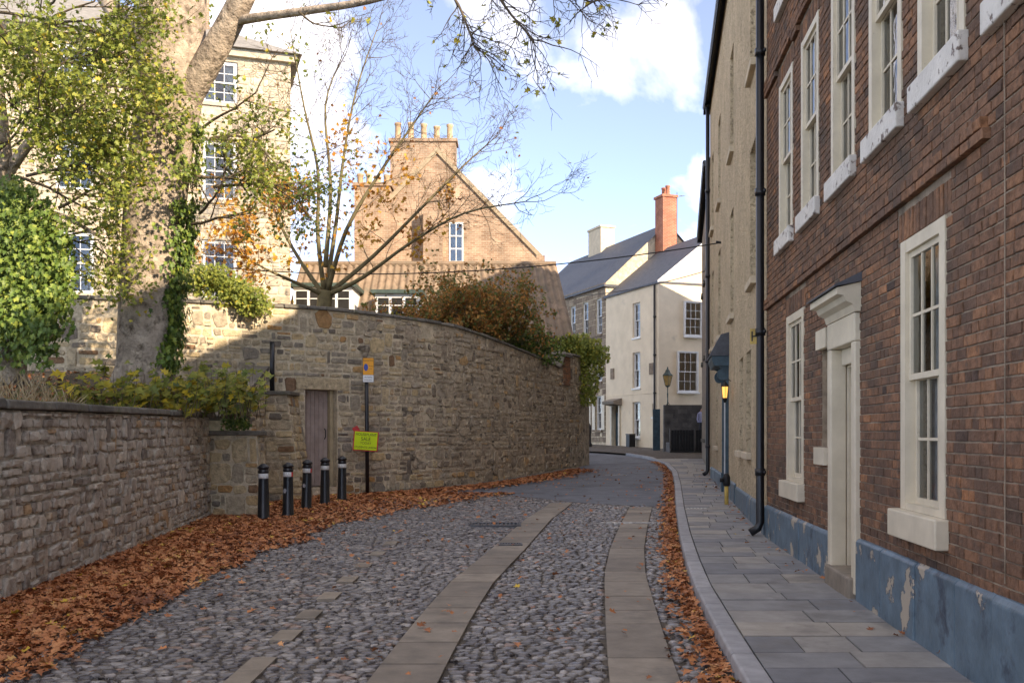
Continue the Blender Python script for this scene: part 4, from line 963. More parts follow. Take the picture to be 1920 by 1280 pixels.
pier((-5.62, 18.42, zg(18.4)), .90, .45, 1.52, .06, 'lower square stone pier closing the end of the retaining wall')
pier((-5.86, 22.2, zg(22.2)), .84, 1.0, 2.38, .38, 'taller sloping stone pier with flat cap next to the plank door')
rw = empty('raking_wall', (-5.5, 18.9, 0), 0, 'short stone return wall with sloping coping between the two piers', 'wall')
rtop = lambda Y: lerp(1.92, 3.1, (Y - 18.9) / 3.35)
mb = MB(); mb.prism([(0, .1), (3.35, .1), (3.35, 3.1), (0, 1.92)], lambda u, v, w: Vector((w, u, v)), -.34, 0); rwc = mb.build('mortar', M['goldmortar'], rw)
for q in layout(0, 3.3, 1.2, 3.1, (.14, .24), (.2, .4), .035):
    if q[3] < rtop(18.9 + q[0]) - .02: mb = MB(); stone(mb, lambda u, v, w: Vector((w, u, v)), *q, R.uniform(.01, .03), min(1, max(0, R.gauss(.5, .24))), jit=.4); mb.build('stone', M['goldstone'], rwc, True)
for a, b in ((0, 1.1), (1.11, 2.2), (2.21, 3.35)):
    mb = MB(); k0, k1 = rtop(18.9 + a), rtop(18.9 + b); mb.prism([(a, k0 + .003), (b, k1 + .003), (b, k1 + .09), (a, k0 + .09)], lambda u, v, w: Vector((w, u, v)), -.4, .08, R.random()); mb.build('coping_slab', M['coping'], rw)
pb = P(510, 738, 20.2); pst = MB(); pst.tube([(0, 0, 0), (0, 0, 1.12)], .055, 12); pst.tube([(0, 0, 1.12), (0, 0, 1.135)], .058, 12)
pst = pst.build('short_post', M['black_paint'], None, True); pst.location = (-5.42, 22.5, zg(22.2) + 2.46); tag(pst, 'short plain black post standing on the taller stone pier', 'post')

# ------------------------------------------------------------------ bollards
BP = [(.125, 0), (.125, .07), (.105, .10), (.088, .78), (.088, .87), (.098, .875), (.098, .905), (.086, .915), (.088, .95), (.105, .955), (.105, .975), (.07, 1.01), (.03, 1.035), (.012, 1.04)]
def bollard():
    e = empty('bollard', (0, 0, 0)); mb = MB(); mb.lathe(BP, 20); mb.build('post', M['black_paint'], e, True)
    mb = MB(); mb.lathe([(.0905, .775), (.0915, .776), (.0895, .862), (.088, .863)], 20); mb.build('white_band', M['band_white'], e, True)
    mb = MB(); n = 7
    vs = [(.0935 * math.cos(a), .0935 * math.sin(a), z) for z in (.777, .861) for a in [-.25 + .6 * k / n for k in range(n + 1)]]
    mb.add(vs, [(k, k + 1, n + 2 + k, n + 1 + k) for k in range(n)]); mb.build('red_patch', M['red'], e)
    mb = MB(); c = [(math.cos(t_) * .035, math.sin(t_) * .045) for t_ in [k * 2 * PI / 10 for k in range(10)]]
    vs = [(.103 * math.sin(x / .1) if False else x, -math.sqrt(.1015 ** 2 - x * x), .52 + y_) for x, y_ in c]; mb.add(vs, [tuple(range(10))]); mb.build('sticker', M['sticker'], e)
    return e
b0 = bollard()
BL = ['slim black bollard with white band standing before the lower stone pier', 'slim black bollard with red-and-white band in front of the taller pier', 'slim black bollard leaning slightly between the pier and the plank door', 'slim black bollard standing in front of the plank door', 'slim black bollard with white band between the plank door and the sign post']
for i, (px, py) in enumerate([(494, 977), (540, 971), (574, 957), (609, 948), (641, 941)]):
    o = b0 if i == 0 else copy_tree(b0); X, Y = gpt(px, py); o.location = (X, Y, zg(Y) - .01); o.rotation_euler = (R.uniform(-.01, .01), (.03 if i == 2 else R.uniform(-.012, .012)), [1.9, -.42, -.38, 2.0, 1.7][i])
    tag(o, BL[i], 'bollard', 'bollards in front of the plank door')
# ------------------------------------------------------------------ sign post, signs
sx, sy = gpt(689, 930); spz = zg(sy)
po = MB(); po.tube([(0, 0, -.1), (0, 0, 3.28)], .048, 12); po.tube([(0, 0, 3.28), (0, 0, 3.3)], .05, 12); po = po.build('sign_post', M['black_paint'], None, True); po.location = (sx, sy, spz); po.rotation_euler = (0, -.008, 0); tag(po, 'tall thin black sign post standing by the garden wall', 'sign post')
def text(body, size, loc, m, parent, sx_=1.0, rz=0):
    c = bpy.data.curves.new('lettering', 'FONT'); c.body = body; c.size = size; c.align_x = 'CENTER'; c.align_y = 'CENTER'; c.extrude = .0006
    o = bpy.data.objects.new('lettering', c); col.objects.link(o); c.materials.append(m); o.parent = parent; o.location = loc; me = bpy.data.meshes.new_from_object(o); bpy.data.objects.remove(o); o = bpy.data.objects.new('lettering', me); col.objects.link(o); o.parent = parent; o.location = loc; o.rotation_euler = (PI / 2, rz, 0); o.scale = (sx_, 1, 1); return o
pk = empty('parking_sign', (sx + .03, sy - .075, spz + 2.92), .12, 'orange and white parking plate at the top of the black post', 'sign')
mb = MB(); mb.box(-.125, 0, -.02, .125, .008, .38); mb.build('orange_plate', M['orange_sign'], pk)
mb = MB(); mb.box(-.125, 0, -.19, .125, .008, -.024); mb.build('white_plate', M['sign_white'], pk)
mb = MB(); mb.box(-.132, .009, -.197, .132, .014, .387); mb.build('backing', M['ink'], pk)
mb = MB(); mb.prism([(-.055 + .05 * math.cos(k * PI / 12), .16 + .085 * math.sin(k * PI / 12)) for k in range(24)], lambda u, v, w: Vector((u, w, v)), -.003, .0); mb.build('blue_disc', M['sign_blue'], pk)
text('Restricted Zone', .045, (0, -.002, .325), M['ink'], pk, .78); text('At any', .045, (.06, -.002, .19), M['ink'], pk, .8); text('time', .045, (.06, -.002, .13), M['ink'], pk, .8)
text('No loading', .045, (0, -.002, -.075), M['ink'], pk, .9); text('at any time', .045, (0, -.002, -.14), M['ink'], pk, .9)
mb = MB(); mb.tube([(0, .075, .1), (0, .02, .1)], .055, 8); mb.build('clip', M['black_paint'], pk)
sg = empty('sale_sign', (sx - .03, sy - .08, spz + 1.32), .10, 'lime green houseplant sale placard tied low on the sign post', 'sign'); sg.rotation_euler = (0, .07, .10)
mb = MB(); mb.box(-.27, 0, -.21, .27, .008, .22); mb.build('card', M['lime_card'], sg)
mb = MB(); mb.box(-.295, .009, -.235, .295, .016, .235); mb.build('red_board', M['red'], sg)
for tx, s_, z_ in (('HOUSEPLANT', .088, .155), ('SALE', .12, .05), ('TODAY', .085, -.05), ('STUDENTS UNION', .068, -.15)): text(tx, s_, (0, -.0015, z_), M['ink'], sg, .9)
rt = MB(); rt.prism([(-.1, 0), (0, -.1), (.1, 0), (0, .1)], lambda u, v, w: Vector((u, w, v)), 0, .01); rt = rt.build('red_tag', M['red'], None); rt.location = (sx - .26, sy - .09, spz + 1.6); rt.rotation_euler = (0, .25, .1)
tag(rt, 'small red square tag hanging at the corner of the green placard', 'tag')

# ------------------------------------------------------------------ bank and garden behind the walls
def bankz(X, Y):
    t_ = min(1, max(0, (lwx(Y) - .4 - X) / 3.2)); k = min(1, max(0, (Y - 12) / 9))
    return zg(Y) + 1.86 + (.25 + .75 * k) * t_ * t_ * (3 - 2 * t_) + .07 * noise.noise(Vector((X * .9, Y * .9, 0)))
rows = []
for i in range(38):
    Y = lerp(-3, 21.4, i / 37); rows.append([Vector((lwx(Y) - .38 - k * .5, Y, bankz(lwx(Y) - .38 - k * .5, Y) if k else zg(Y) + 1.9)) for k in range(28)])
sheet('bank', rows, M['earth'], smooth=True)
# raised garden: a closed sheet behind the tall wall, following its line
rows = []
for i in range(60):
    p, n_ = wpos(lerp(s_at(-15), WL, i / 59)); q = p - n_ * .45; rows.append([Vector((q.x, q.y, 3.5)), Vector((min(q.x, -2) - 4, max(q.y + 4, 34), 4.0)), Vector((-40, 60, 4.0))])
sheet('garden_ground', rows, M['earth'])

# ------------------------------------------------------------------ stone house at the left
d1 = Vector((-.95, -.312, 0)).normalized(); O1 = Vector((-7.56, 34, 0))
h1 = frame('tall_stone_house', O1, d1, 'tall sunlit golden stone house behind the big tree', 'house')
holes = [(u, u + 1.15, z, z + hh) for u in (1.75, 6.2, 10.4, 14.5) for z, hh in ((12.75, 1.4), (9.5, 1.95), (6.2, 1.95))]
wp = wall_panel(0, 19, 3, 14.6, holes, .2); body(wp, 0, 19, 3, 14.6, 10); hw1 = wp.build('wall', M['goldmortar'], h1)
M1 = Matrix.Translation(O1) @ Matrix.Rotation(math.atan2(d1.y, d1.x), 4, 'Z')
hs = layout(0, 13.5, 4.6, 14.5, (.16, .30), (.28, .7), .025, [(a - .0, b, c, d_) for a, b, c, d_ in holes], split=.08)
M['palestone'] = mat('pale_sandstone', [(0, (.30, .25, .185)), (.4, (.42, .355, .27)), (.8, (.50, .43, .33)), (1, (.38, .275, .18))], nscale=6, namt=.25, bump=.5, bscale=20)  # the pale stone's own colour range
lay_pieces(hs, 'stone', 'stones', M['palestone'], hw1, lambda mb, q: stone(mb, lambda u, v, w: Vector((u, w, v)), *q, R.uniform(.01, .03), min(1, max(0, R.gauss(.5, .22))), jit=.25, rnd=.18), lambda q: M1 @ Vector(((q[0] + q[1]) / 2, 0, (q[2] + q[3]) / 2)), limit=260)
for hh in holes: window(h1, hh[0] + .004, hh[1] - .004, hh[2] + .002, hh[3] - .004, .08, M['white_paint'], M['palestone'], fw=.07, sill=(.14, .08, .05), curtain=1, cols=3, rows=2)
r1 = MB(); r1.add([(-.35, .35, 14.55), (19.3, .35, 14.55), (19.3, -10.3, 14.55), (-.35, -10.3, 14.55), (4.6, -5, 17.6), (15, -5, 17.6)], [(0, 1, 5, 4), (1, 2, 5), (2, 3, 4, 5), (3, 0, 4), (3, 2, 1, 0)]); r1.build('roof', M['stone_slate'], h1)
s = MB(); s.box(-.2, 0.002, 14.3, 19.1, .2, 14.54); s.build('cornice', M['palestone'], h1)
chimney(h1, 2.6, 4.0, -3.2, -2.2, 14.9, 19.2, M['far_brick'], 3, M['far_brick'])

# ------------------------------------------------------------------ brick gable house with pantile roofs
gh = empty('gable_house', (-3.15, 42, 4.0), 0, 'sunlit brick gable house with tall chimneys and pantile roofs', 'house')
G = lambda X, Z: (X + 3.15, Z - 4.0)
mb = MB(); poly = [G(-6.6, 4), G(1.3, 4), G(1.3, 8.94), G(-3.15, 13.5), G(-6.6, 10.0)]
mb.prism(poly, lambda u, v, w: Vector((u, w, v)), 8.0, 0); gw_ = mb.build('wall', M['far_brick'], gh)
mb = MB()
for (a, b) in ((G(-3.15, 13.5), G(1.35, 8.89)), (G(-3.15, 13.5), G(-6.65, 9.95))):
    mb.prism([(a[0], a[1] + .003), (b[0], b[1] + .003), (b[0], b[1] + .26), (a[0], a[1] + .26)], lambda u, v, w: Vector((u, w, v)), .4, -.08)
mb.build('verge', M['verge'], gh)
mb = MB()
for (a, b) in ((G(-3.15, 13.5), G(1.35, 8.89)), (G(-3.15, 13.5), G(-6.65, 9.95))):
    mb.prism([(a[0], a[1] + .003), (b[0], b[1] + .003), (b[0], b[1] + .2), (a[0], a[1] + .2)], lambda u, v, w: Vector((u, w, v)), 8.1, .402)
mb.build('roof', M['slate'], gh)
chimney(gh, -2.05, .75, .5, 1.4, 6, 10.15, M['far_brick'], 5, M['far_brick'], ph=.75)
chimney(gh, -3.45, -1.95, -.35, .55, 0, 8.05, M['far_brick'], 4, M['far_brick'], name='lower_chimney', ph=.45)
mb = MB(); mb.box(-.55, -.55, 2, .25, -.01, 7.0); mb.build('chimney_breast', M['far_brick'], gh)
mb = MB(); mb.box(.5, -.03, 4.9, 1.1, 0.02, 6.6); w = mb.build('window', M['white_paint'], gh)
for i in range(2):
    for j in range(3): q = MB(); q.box(.56 + i * .26, -.04, 4.98 + j * .54, .78 + i * .26, -.031, 5.46 + j * .54); q.build('pane', M['glass'], w)
# long pantiled range in front
pr = empty('pantile_range', (0, 37, 4.0), 0, 'low range with weathered corrugated pantile roof and white dormers', 'outbuilding')
mb = MB(); n = 220; vs = []
for i in range(n + 1):
    X = lerp(-8.6, 2.32, i / n); wz = .06 * math.sin(i / n * 10.75 / .27 * 2 * PI)
    for k in range(5):
        t_ = k / 4; vs.append((X - .5 * t_ * (1 if X > -2 else 0) * (i / n), t_ * 3.6, 1.3 + t_ * 3.3 + wz))
mb.add(vs, [(i * 5 + k, (i + 1) * 5 + k, (i + 1) * 5 + k + 1, i * 5 + k + 1) for i in range(n) for k in range(4)])
for i in range(len(mb.t)): mb.t[i] = .5 + .5 * noise.noise(Vector((i * .37, 0, 0)))
mb.build('pantile_roof', M['pantile'], pr, True, kind='stuff')
mb = MB(); mb.prism([(0.1, 0), (0.1, 1.25), (3.55, 4.45), (5, 4.45), (5, 0)], lambda u, v, w: Vector((w, u, v)), -8.5, 1.72); mb.build('wall', M['far_brick'], pr)
mb = MB(); mb.tube([(-8.6, 3.62, 4.62), (1.8, 3.62, 4.62)], .11, 8); mb.build('ridge', M['pantile'], pr)
mb = MB(); mb.box(1.0, 3.8, 4.4, 1.35, 4.1, 5.0); mb.build('chimney', M['far_brick'], pr)
for i, (x0, x1, zt) in enumerate(((-8.15, -5.95, 3.15), (-5.1, -3.45, 2.9))):
    mb = MB(); mb.box(x0, .1, 1.5, x1, 2.4, zt); dm_ = mb.build('dormer', M['white_paint'], pr)
    mb = MB(); mb.box(x0 - .15, -.08, zt + .003, x1 + .15, 2.6, zt + .14); mb.build('dormer_roof', M['copper_lamp'], dm_)
    nn = 4 if i == 0 else 3
    for k in range(nn):
        a = lerp(x0 + .06, x1 - .06, k / nn); b = lerp(x0 + .06, x1 - .06, (k + 1) / nn); q = MB(); q.box(a + .06, .07, zt - .85, b - .06, .097, zt - .15); q.build('pane', M['dark_room'], dm_)
        q = MB(); q.box(a + .06, .05, zt - .45, b - .06, .068, zt - .42); q.build('glazing_bar', M['white_paint'], dm_)

# ------------------------------------------------------------------ overhead cables
def cable(name, a, b, sag, label, r=.014):
    mb = MB(); mb.tube([a.lerp(b, i / 24) - Vector((0, 0, sag * 4 * (i / 24) * (1 - i / 24))) for i in range(25)], r, 5); tag(mb.build(name, M['black_iron'], None, True), label, 'cable')
pa = Mrh @ Vector((Y2(24.5), .05, 0)); pa.z = EYE + (HZ - 455) / FPX * pa.y
cable('overhead_cable', pa, P(330, 492, 31.5), .55, 'thick black overhead cable from the roughcast house across to the stone house', .016)
pa2 = Vector((7.2, 37, EYE + (HZ - 508) / FPX * 37)); cable('thin_cable', pa2, P(1040, 556, 52), .25, 'thin sagging cable in front of the cream house', .016)
mb = MB(); mb.tube([pa, pa + Vector((-.12, 0, .02))], .03, 6); tag(mb.build('cable_bracket', M['black_iron']), 'small iron cable bracket fixed on the roughcast wall', 'bracket')

# ------------------------------------------------------------------ trees and plants
def grow(mb, p, d, L, r, depth, tips, spread=.75, kids=(3, 5), up=.12, tint=.4, wob=.28, sides=5, ratio=.62):
    n = 5; pts_ = [Vector(p)]; d = d.normalized(); dirs = [d]
    for i in range(n):
        d = (d + rv(wob) * .6 + Vector((0, 0, up * .5))).normalized(); pts_.append(pts_[-1] + d * (L / n)); dirs.append(d)
    mb.tube(pts_, [lerp(r, r * .45, i / n) for i in range(n + 1)], sides if depth else 4, tint, cap=False)
    if depth == 0: tips.append((pts_[-1], d)); tips.append((pts_[3], dirs[3])); return
    for _ in range(R.randint(*kids)):
        i = R.randint(2, n); a = dirs[i]; s_ = a.orthogonal().normalized(); s_.rotate(Matrix.Rotation(R.uniform(0, 2 * PI), 3, a))
        grow(mb, pts_[i], a * (1 - spread * .5) + s_ * spread * R.uniform(.6, 1.1), L * ratio * R.uniform(.75, 1.15), max(.0048, r * .5), depth - 1, tips, spread, kids, up, tint, wob, sides, ratio)
    tips.append((pts_[-1], d))
def limb(mb, pts_, r0, r1, sides=8, tint=.5):
    q = [Vector(p) for p in pts_]; out = []
    for i in range(len(q) - 1):
        a = [q[max(i - 1, 0)], q[i], q[i + 1], q[min(i + 2, len(q) - 1)]]
        for k in range(4): out.append(cr(*a, k / 4))
    out.append(q[-1]); m_ = len(out)
    mb.tube(out, [lerp(r0, r1, (i / (m_ - 1)) ** .8) for i in range(m_)], sides, tint)
    return out
def leaves(mb, tips, per, spread, size, tint, kind=0, droop=.3):
    for p, d in tips:
        for _ in range(per if isinstance(per, int) else (1 if R.random() < per else 0)):
            n_ = (rv() + Vector((0, -.3, .7))).normalized()
            leaf_shape(mb, p + rv(spread), n_, rv() + Vector((0, 0, -droop)), size * R.uniform(.7, 1.25), min(1, max(0, R.gauss(*tint))), kind)
# big tree on the bank
bt = empty('big_tree', (-6.5, 17.5, 2.6), 0, 'huge old tree with thick pale trunk rising from the bank behind the retaining wall', 'tree')
B0 = Vector((6.5, -17.5, -2.6)); br = lambda px, py, Y: P(px, py, Y) + B0
tk = MB()
limb(tk, [br(268, 735, 17.5), br(270, 690, 17.5), br(278, 560, 17.5), br(287, 430, 17.5), br(300, 300, 17.5), br(318, 180, 17.5), br(322, 60, 17.5), br(322, -60, 17.5)], .43, .60, 20)
for k in range(7):
    a = k * .9 + .3; limb(tk, [br(270, 640, 17.5) + Vector((.22 * math.cos(a), .22 * math.sin(a), 0)), br(269, 700, 17.5) + Vector((.38 * math.cos(a), .38 * math.sin(a), 0)), br(269, 745, 17.5) + Vector((.62 * math.cos(a), .62 * math.sin(a), 0))], .2, .12, 8)
limb(tk, [br(335, 210, 17.5), br(385, 125, 17.2), br(430, 45, 17), br(462, -20, 16.8)], .27, .20, 12)
lr = limb(tk, [br(440, 40, 17), br(490, 32, 16.6), br(580, 20, 16), br(690, 2, 15.4), br(800, -30, 15)], .09, .045, 8)
limb(tk, [br(300, 130, 17.5), br(240, 60, 17.8), br(180, -30, 18)], .2, .14, 10)
limb(tk, [br(322, -20, 17.5), br(340, -120, 17.4), br(380, -260, 17)], .42, .2, 12)
tk.build('trunk', M['bark'], bt, True)
tw1 = MB(); tips = []
l2 = limb(tw1, [br(800, -30, 15), br(850, -5, 14.6), br(880, 60, 14.3), br(890, 90, 14.2)], .03, .012, 6)
l3 = limb(tw1, [br(800, -60, 15), br(900, -40, 14.4), br(960, 30, 14), br(1000, 75, 13.8)], .032, .012, 6)
l4 = limb(tw1, [br(820, -80, 15), br(940, -70, 14.2), br(1030, -25, 13.8), br(1110, 5, 13.5)], .032, .01, 6)
l5 = limb(tw1, [br(560, 22, 16), br(590, 45, 15.8), br(640, 52, 15.6)], .02, .01, 6)
for q in (l2, l3, l4):
    for i in range(4, len(q), 1):
        for _ in range(2): grow(tw1, q[i], rv() + Vector((.5, 0, -.5)), R.uniform(.4, .75), .011, 2, tips, .8, (2, 4), -.12, .4, .4, 4)
for q in (l5, lr[6:]):
    for i in range(2, len(q), 2): grow(tw1, q[i], rv() + Vector((.4, 0, -.2)), R.uniform(.3, .6), .009, 2, tips, .8, (2, 3), 0, .4, .4, 4)
lf = MB(); leaves(lf, tips, .10, .05, .09, (.8, .15), 1)
tips = []
for (px, py, Y, dx, dz, L) in [(215, 330, 17.4, -1, .1, 1.5), (365, 330, 17.4, 1, .15, 1.3), (225, 420, 17.4, -1, -.15, 1.1), (360, 420, 17.3, 1, -.1, 1.2), (395, 260, 17.0, 1, -.1, 1.3), (200, 120, 17.2, -1, .0, 2.0), (140, 60, 17, -1, -.2, 2.2), (400, 350, 16.9, 1, .0, 1.2), (130, 200, 17, -.6, -.2, 1.9), (230, 250, 18.4, -.8, .2, 1.6), (380, 240, 18.4, .8, .2, 1.4), (415, 310, 17.2, .4, -.2, .8), (375, 400, 17.0, .6, .1, 1.0), (395, 260, 17.2, .5, .1, .9), (215, 250, 17.0, -.6, .1, 1.2)]:
    grow(tw1, br(px, py, Y), Vector((dx, R.uniform(-.6, .4), dz)), L, .03, 3, tips, .8, (3, 4), -.02, .4, .3, 5)
leaves(lf, tips, 3, .17, .076, (.42, .24), 1)
tw1.build('branches', M['twig'], bt, True)
lf.build('crown', M['leaf_green'], bt)
iv = MB()
for _ in range(5200):
    py = R.uniform(380, 735) if R.random() < .8 else R.uniform(250, 400)
    a = R.gauss(.0, .38) if R.random() < .7 else (R.gauss(-2.9, .25) if py < 560 else R.gauss(-.1, .4))
    if py > 600 and R.random() < .5: a = R.gauss(.1, .3)
    cx = interp([(180, 318), (300, 300), (430, 287), (560, 278), (735, 269)], py); rad_ = .47 + abs(R.gauss(0, .10)) + (.12 if py < 560 else 0)
    if noise.noise(Vector((a * 1.6, py * .02, 7))) < -.12: continue
    n_ = Vector((math.cos(a), math.sin(a), .2)); p = br(cx, py, 17.5) + n_ * rad_ * Vector((1, 1, 0)).length / 1.414
    leaf_shape(iv, p, n_ + rv(.5), Vector((0, 0, -1)) + rv(.4), R.uniform(.06, .11), min(1, max(0, R.gauss(.5, .25))), 1)
iv.build('ivy', M['leaf_ivy'], bt)
# ivy-covered tree at the frame's left edge
it = empty('ivy_tree', (-8.6, 16.5, 2.5), 0, 'leaning tree smothered in hanging ivy at the left end of the bank', 'tree'); C0 = Vector((8.6, -16.5, -2.5)); ir = lambda px, py, Y: P(px, py, Y) + C0
tk = MB(); limb(tk, [ir(20, 740, 16.5), ir(15, 560, 16.5), ir(5, 380, 16.5), ir(-20, 150, 16.3), ir(-40, -60, 16)], .28, .2, 10)
limb(tk, [ir(10, 330, 16.5), ir(70, 250, 16.3), ir(140, 190, 16.0)], .11, .05, 8); limb(tk, [ir(0, 40, 16), ir(40, 90, 15.8), ir(80, 160, 15.6)], .05, .02, 6)
limb(tk, [ir(15, 420, 16.3), ir(100, 400, 16), ir(180, 440, 15.9)], .06, .03, 6)
tk.build('trunk', M['bark'], it, True)
iv = MB()
for _ in range(150):
    x0 = R.uniform(-25, 128); y0 = 330 + abs(R.gauss(0, 1)) * 60 + max(0, x0 - 40) * .9; y1 = R.uniform(540, 700) if x0 < 105 else R.uniform(520, 640); dp = R.uniform(15.5, 16.5)
    if y1 - y0 < 60: continue
    sw = R.uniform(-14, 14)
    for k in range(int((y1 - y0) * .30)):
        t_ = R.random(); px = x0 + sw * t_ + R.gauss(0, 7); py = lerp(y0, y1, t_)
        leaf_shape(iv, ir(px, py, dp + R.gauss(0, .12)), Vector((R.gauss(0, .5), -.8, .35)) + rv(.4), Vector((0, 0, -1)) + rv(.5), R.uniform(.06, .115), min(1, max(0, R.gauss(.55, .25))), 1)
iv.build('ivy', M['leaf_ivy'], it)
tw2 = MB(); tips = []
for (px, py, Y, dx, dz, L) in [(60, 260, 16.2, .3, .3, 1.4), (20, 200, 16, .4, .3, 1.6), (0, 90, 15.8, .5, .2, 1.7), (30, 330, 16.2, .5, -.1, 1.4), (80, 160, 15.8, .4, .0, 1.4), (-30, 20, 15.6, 1, .0, 1.9), (90, 300, 15.8, .4, .1, 1.2), (70, 60, 15.6, .5, .1, 1.4), (20, 420, 16.1, .4, -.1, 1.3), (110, 390, 15.9, .3, .2, 1.1), (-20, 300, 15.8, .3, .1, 1.5), (60, 120, 16, -.2, .3, 1.4), (110, 220, 15.8, .2, .1, 1.2), (90, 20, 15.7, .3, -.1, 1.4), (30, 30, 15.5, .3, -.3, 1.5), (50, 330, 15.7, .3, .1, 1.3), (130, 330, 15.9, .1, .2, 1.0), (20, 250, 15.4, .3, .0, 1.4)]:
    grow(tw2, ir(px, py, Y), Vector((dx, R.uniform(-.6, .4), dz)), L, .028, 3, tips, .8, (3, 5), -.03, .4, .3, 5)
tw2.build('branches', M['twig'], it, True)
lf = MB(); leaves(lf, tips, 6, .2, .078, (.45, .25), 1); lf.build('crown', M['leaf_green'], it)
# bare maple behind the wall
mt = empty('maple_tree', (-5.0, 27, 3.9), 0, 'vase-shaped half bare maple with orange leaves behind the garden wall', 'tree'); E0 = Vector((5.0, -27, -3.9)); er = lambda px, py, Y: P(px, py, Y) + E0
tk = MB(); limb(tk, [er(606, 620, 27), er(607, 580, 27), er(611, 545, 27)], .21, .2, 12)
LM = [[(605, 550, 27), (570, 500, 27.3), (530, 430, 27.5), (500, 350, 27.6), (480, 270, 27.6)], [(608, 548, 27), (596, 440, 26.6), (596, 320, 26.4), (570, 200, 26.2), (545, 60, 26)], [(611, 548, 27), (630, 420, 27.4), (645, 290, 27.6), (668, 170, 27.8), (705, 60, 27.8)],
      [(614, 548, 27), (650, 430, 26.4), (715, 320, 26), (770, 240, 25.8), (815, 175, 25.6)], [(616, 552, 27), (680, 520, 26.2), (770, 455, 25.8), (870, 400, 25.4), (985, 378, 25)], [(616, 550, 27), (700, 480, 27.6), (800, 380, 28), (870, 310, 28.2), (920, 265, 28.2)], [(605, 552, 27), (555, 530, 26.3), (500, 505, 25.8), (455, 480, 25.6)], [(610, 500, 27), (620, 350, 27.5), (610, 200, 28), (640, 110, 28)]]
tips = []; low = []; tw3 = MB()
for q in LM:
    out = limb(tk, [er(*a) for a in q], .075, .013, 7)
    m_ = len(out)
    for i in range(5, m_):
        dd_ = (out[min(i + 1, m_ - 1)] - out[i - 1]).normalized()
        for _ in range(2 if i > 7 else 1):
            tl_ = low if out[i].z < 4.3 and out[i].x < 2.2 else tips
            grow(tw3, out[i], dd_ * .8 + rv(.8), R.uniform(.7, 1.25), .012, 3, tl_, .75, (2, 4), .12, .4, .35, 4)
tk.build('trunk', M['mosstwig'], mt, True); tw3.build('branches', M['twig'], mt, True)
lf = MB(); leaves(lf, tips, .006, .1, .10, (.3, .2), 1); leaves(lf, low, 1, .24, .13, (.65, .26), 1); lf.build('crown', M['leaf_orange'], mt)
# russet shrub and neighbours behind the wall
def shrub(name, centre, rad, n_st, nl, m, label, cat, size=.09, tint=(.5, .28), kind=0, h=1.6):
    e = empty(name, centre, 0, label, cat); tb = MB(); tips = []
    for _ in range(n_st): grow(tb, (R.uniform(-.012, .012), R.uniform(-.012, .012), 0), Vector((R.uniform(-1, 1) * rad[0], R.uniform(-1, 1) * rad[1], rad[2] * 1.1)), h * R.uniform(.6, 1.1), .018, 2, tips, .7, (3, 5), .1, .4, .3, 4)
    tb.build('stems', M['twig'], e, True); lb = MB(); leaves(lb, tips, nl, .14, size, tint, kind); lb.build('foliage', m, e); return e
for i, (px, py, Y, r_, h_, m_, lb_, nl) in enumerate([(850, 600, 29.5, (1.2, .8, 1.2), 1.7, 'leaf_bush', 'dense russet shrub spilling over the top of the curving garden wall', 5), (915, 610, 31, (1.1, .8, 1.5), 2.1, 'leaf_bush', 'tall upright russet and green shrub behind the garden wall', 5), (985, 650, 33, (.8, .6, .6), .95, 'leaf_ivy', 'dark green shrub behind the wall below the pantile roof', 5), (880, 560, 32, (1.2, .8, 1.8), 2.1, 'leaf_bush', 'thin-leaved tall shrub rising in front of the brick gable', 2), (720, 575, 30, (1.0, .5, .5), 1.1, 'leaf_yellow', 'bright yellow leaved shrub below the white dormers', 4)]):
    c_ = P(px, py, Y); shrub('garden_shrub', (c_.x, c_.y, 3.7), r_, 18, nl + 4, M[m_], lb_, 'shrub', .12, (.6, .28) if i == 0 else (.5, .28), 0, h_)
def clump(name, pts_, m, label, cat, n, size, tint=(.5, .25), kind=1, spread=.3):
    mb = MB()
    for _ in range(n):
        c_, s_ = R.choice(pts_); v_ = rv(); p = Vector(c_) + Vector((v_.x * s_[0], v_.y * s_[1], v_.z * s_[2]))
        leaf_shape(mb, p, Vector((0, -.6, .6)) + rv(.7), Vector((0, 0, -1)) + rv(.6), size * R.uniform(.7, 1.2), min(1, max(0, R.gauss(*tint))), kind)
    return mb, tag(mb.build(name, m), label, cat)
cpts = [(P(x, y, 22.4 + R.uniform(-.2, .2)), (.35, .3, .22)) for x, y in [(365, 520), (395, 515), (420, 530), (450, 545), (470, 560), (400, 545), (480, 575), (350, 535), (440, 560)]]
clump('wall_ivy', cpts, M['leaf_green'], 'bright green creeper heaped over the top of the tall garden wall', 'creeper', 3200, .085, (.5, .22))
cpts = [(P(x, y, 37.3), (.45, .4, .3)) for x, y in [(1060, 645), (1085, 640), (1105, 650), (1120, 665), (1095, 665), (1110, 690), (1100, 720), (1095, 745), (1075, 655), (1045, 650)]]
clump('wall_creeper', cpts, M['leaf_green'], 'yellow-green creeper hanging over the far end of the garden wall', 'creeper', 4200, .13, (.6, .2), 0)
cpts = [(P(x, y, 18.6), (.22, .2, .16)) for x, y in [(438, 780), (446, 787), (442, 795)]]
clump('ivy_tuft', cpts, M['leaf_ivy'], 'small dark ivy tuft where the retaining wall meets the pier', 'ivy', 420, .07)
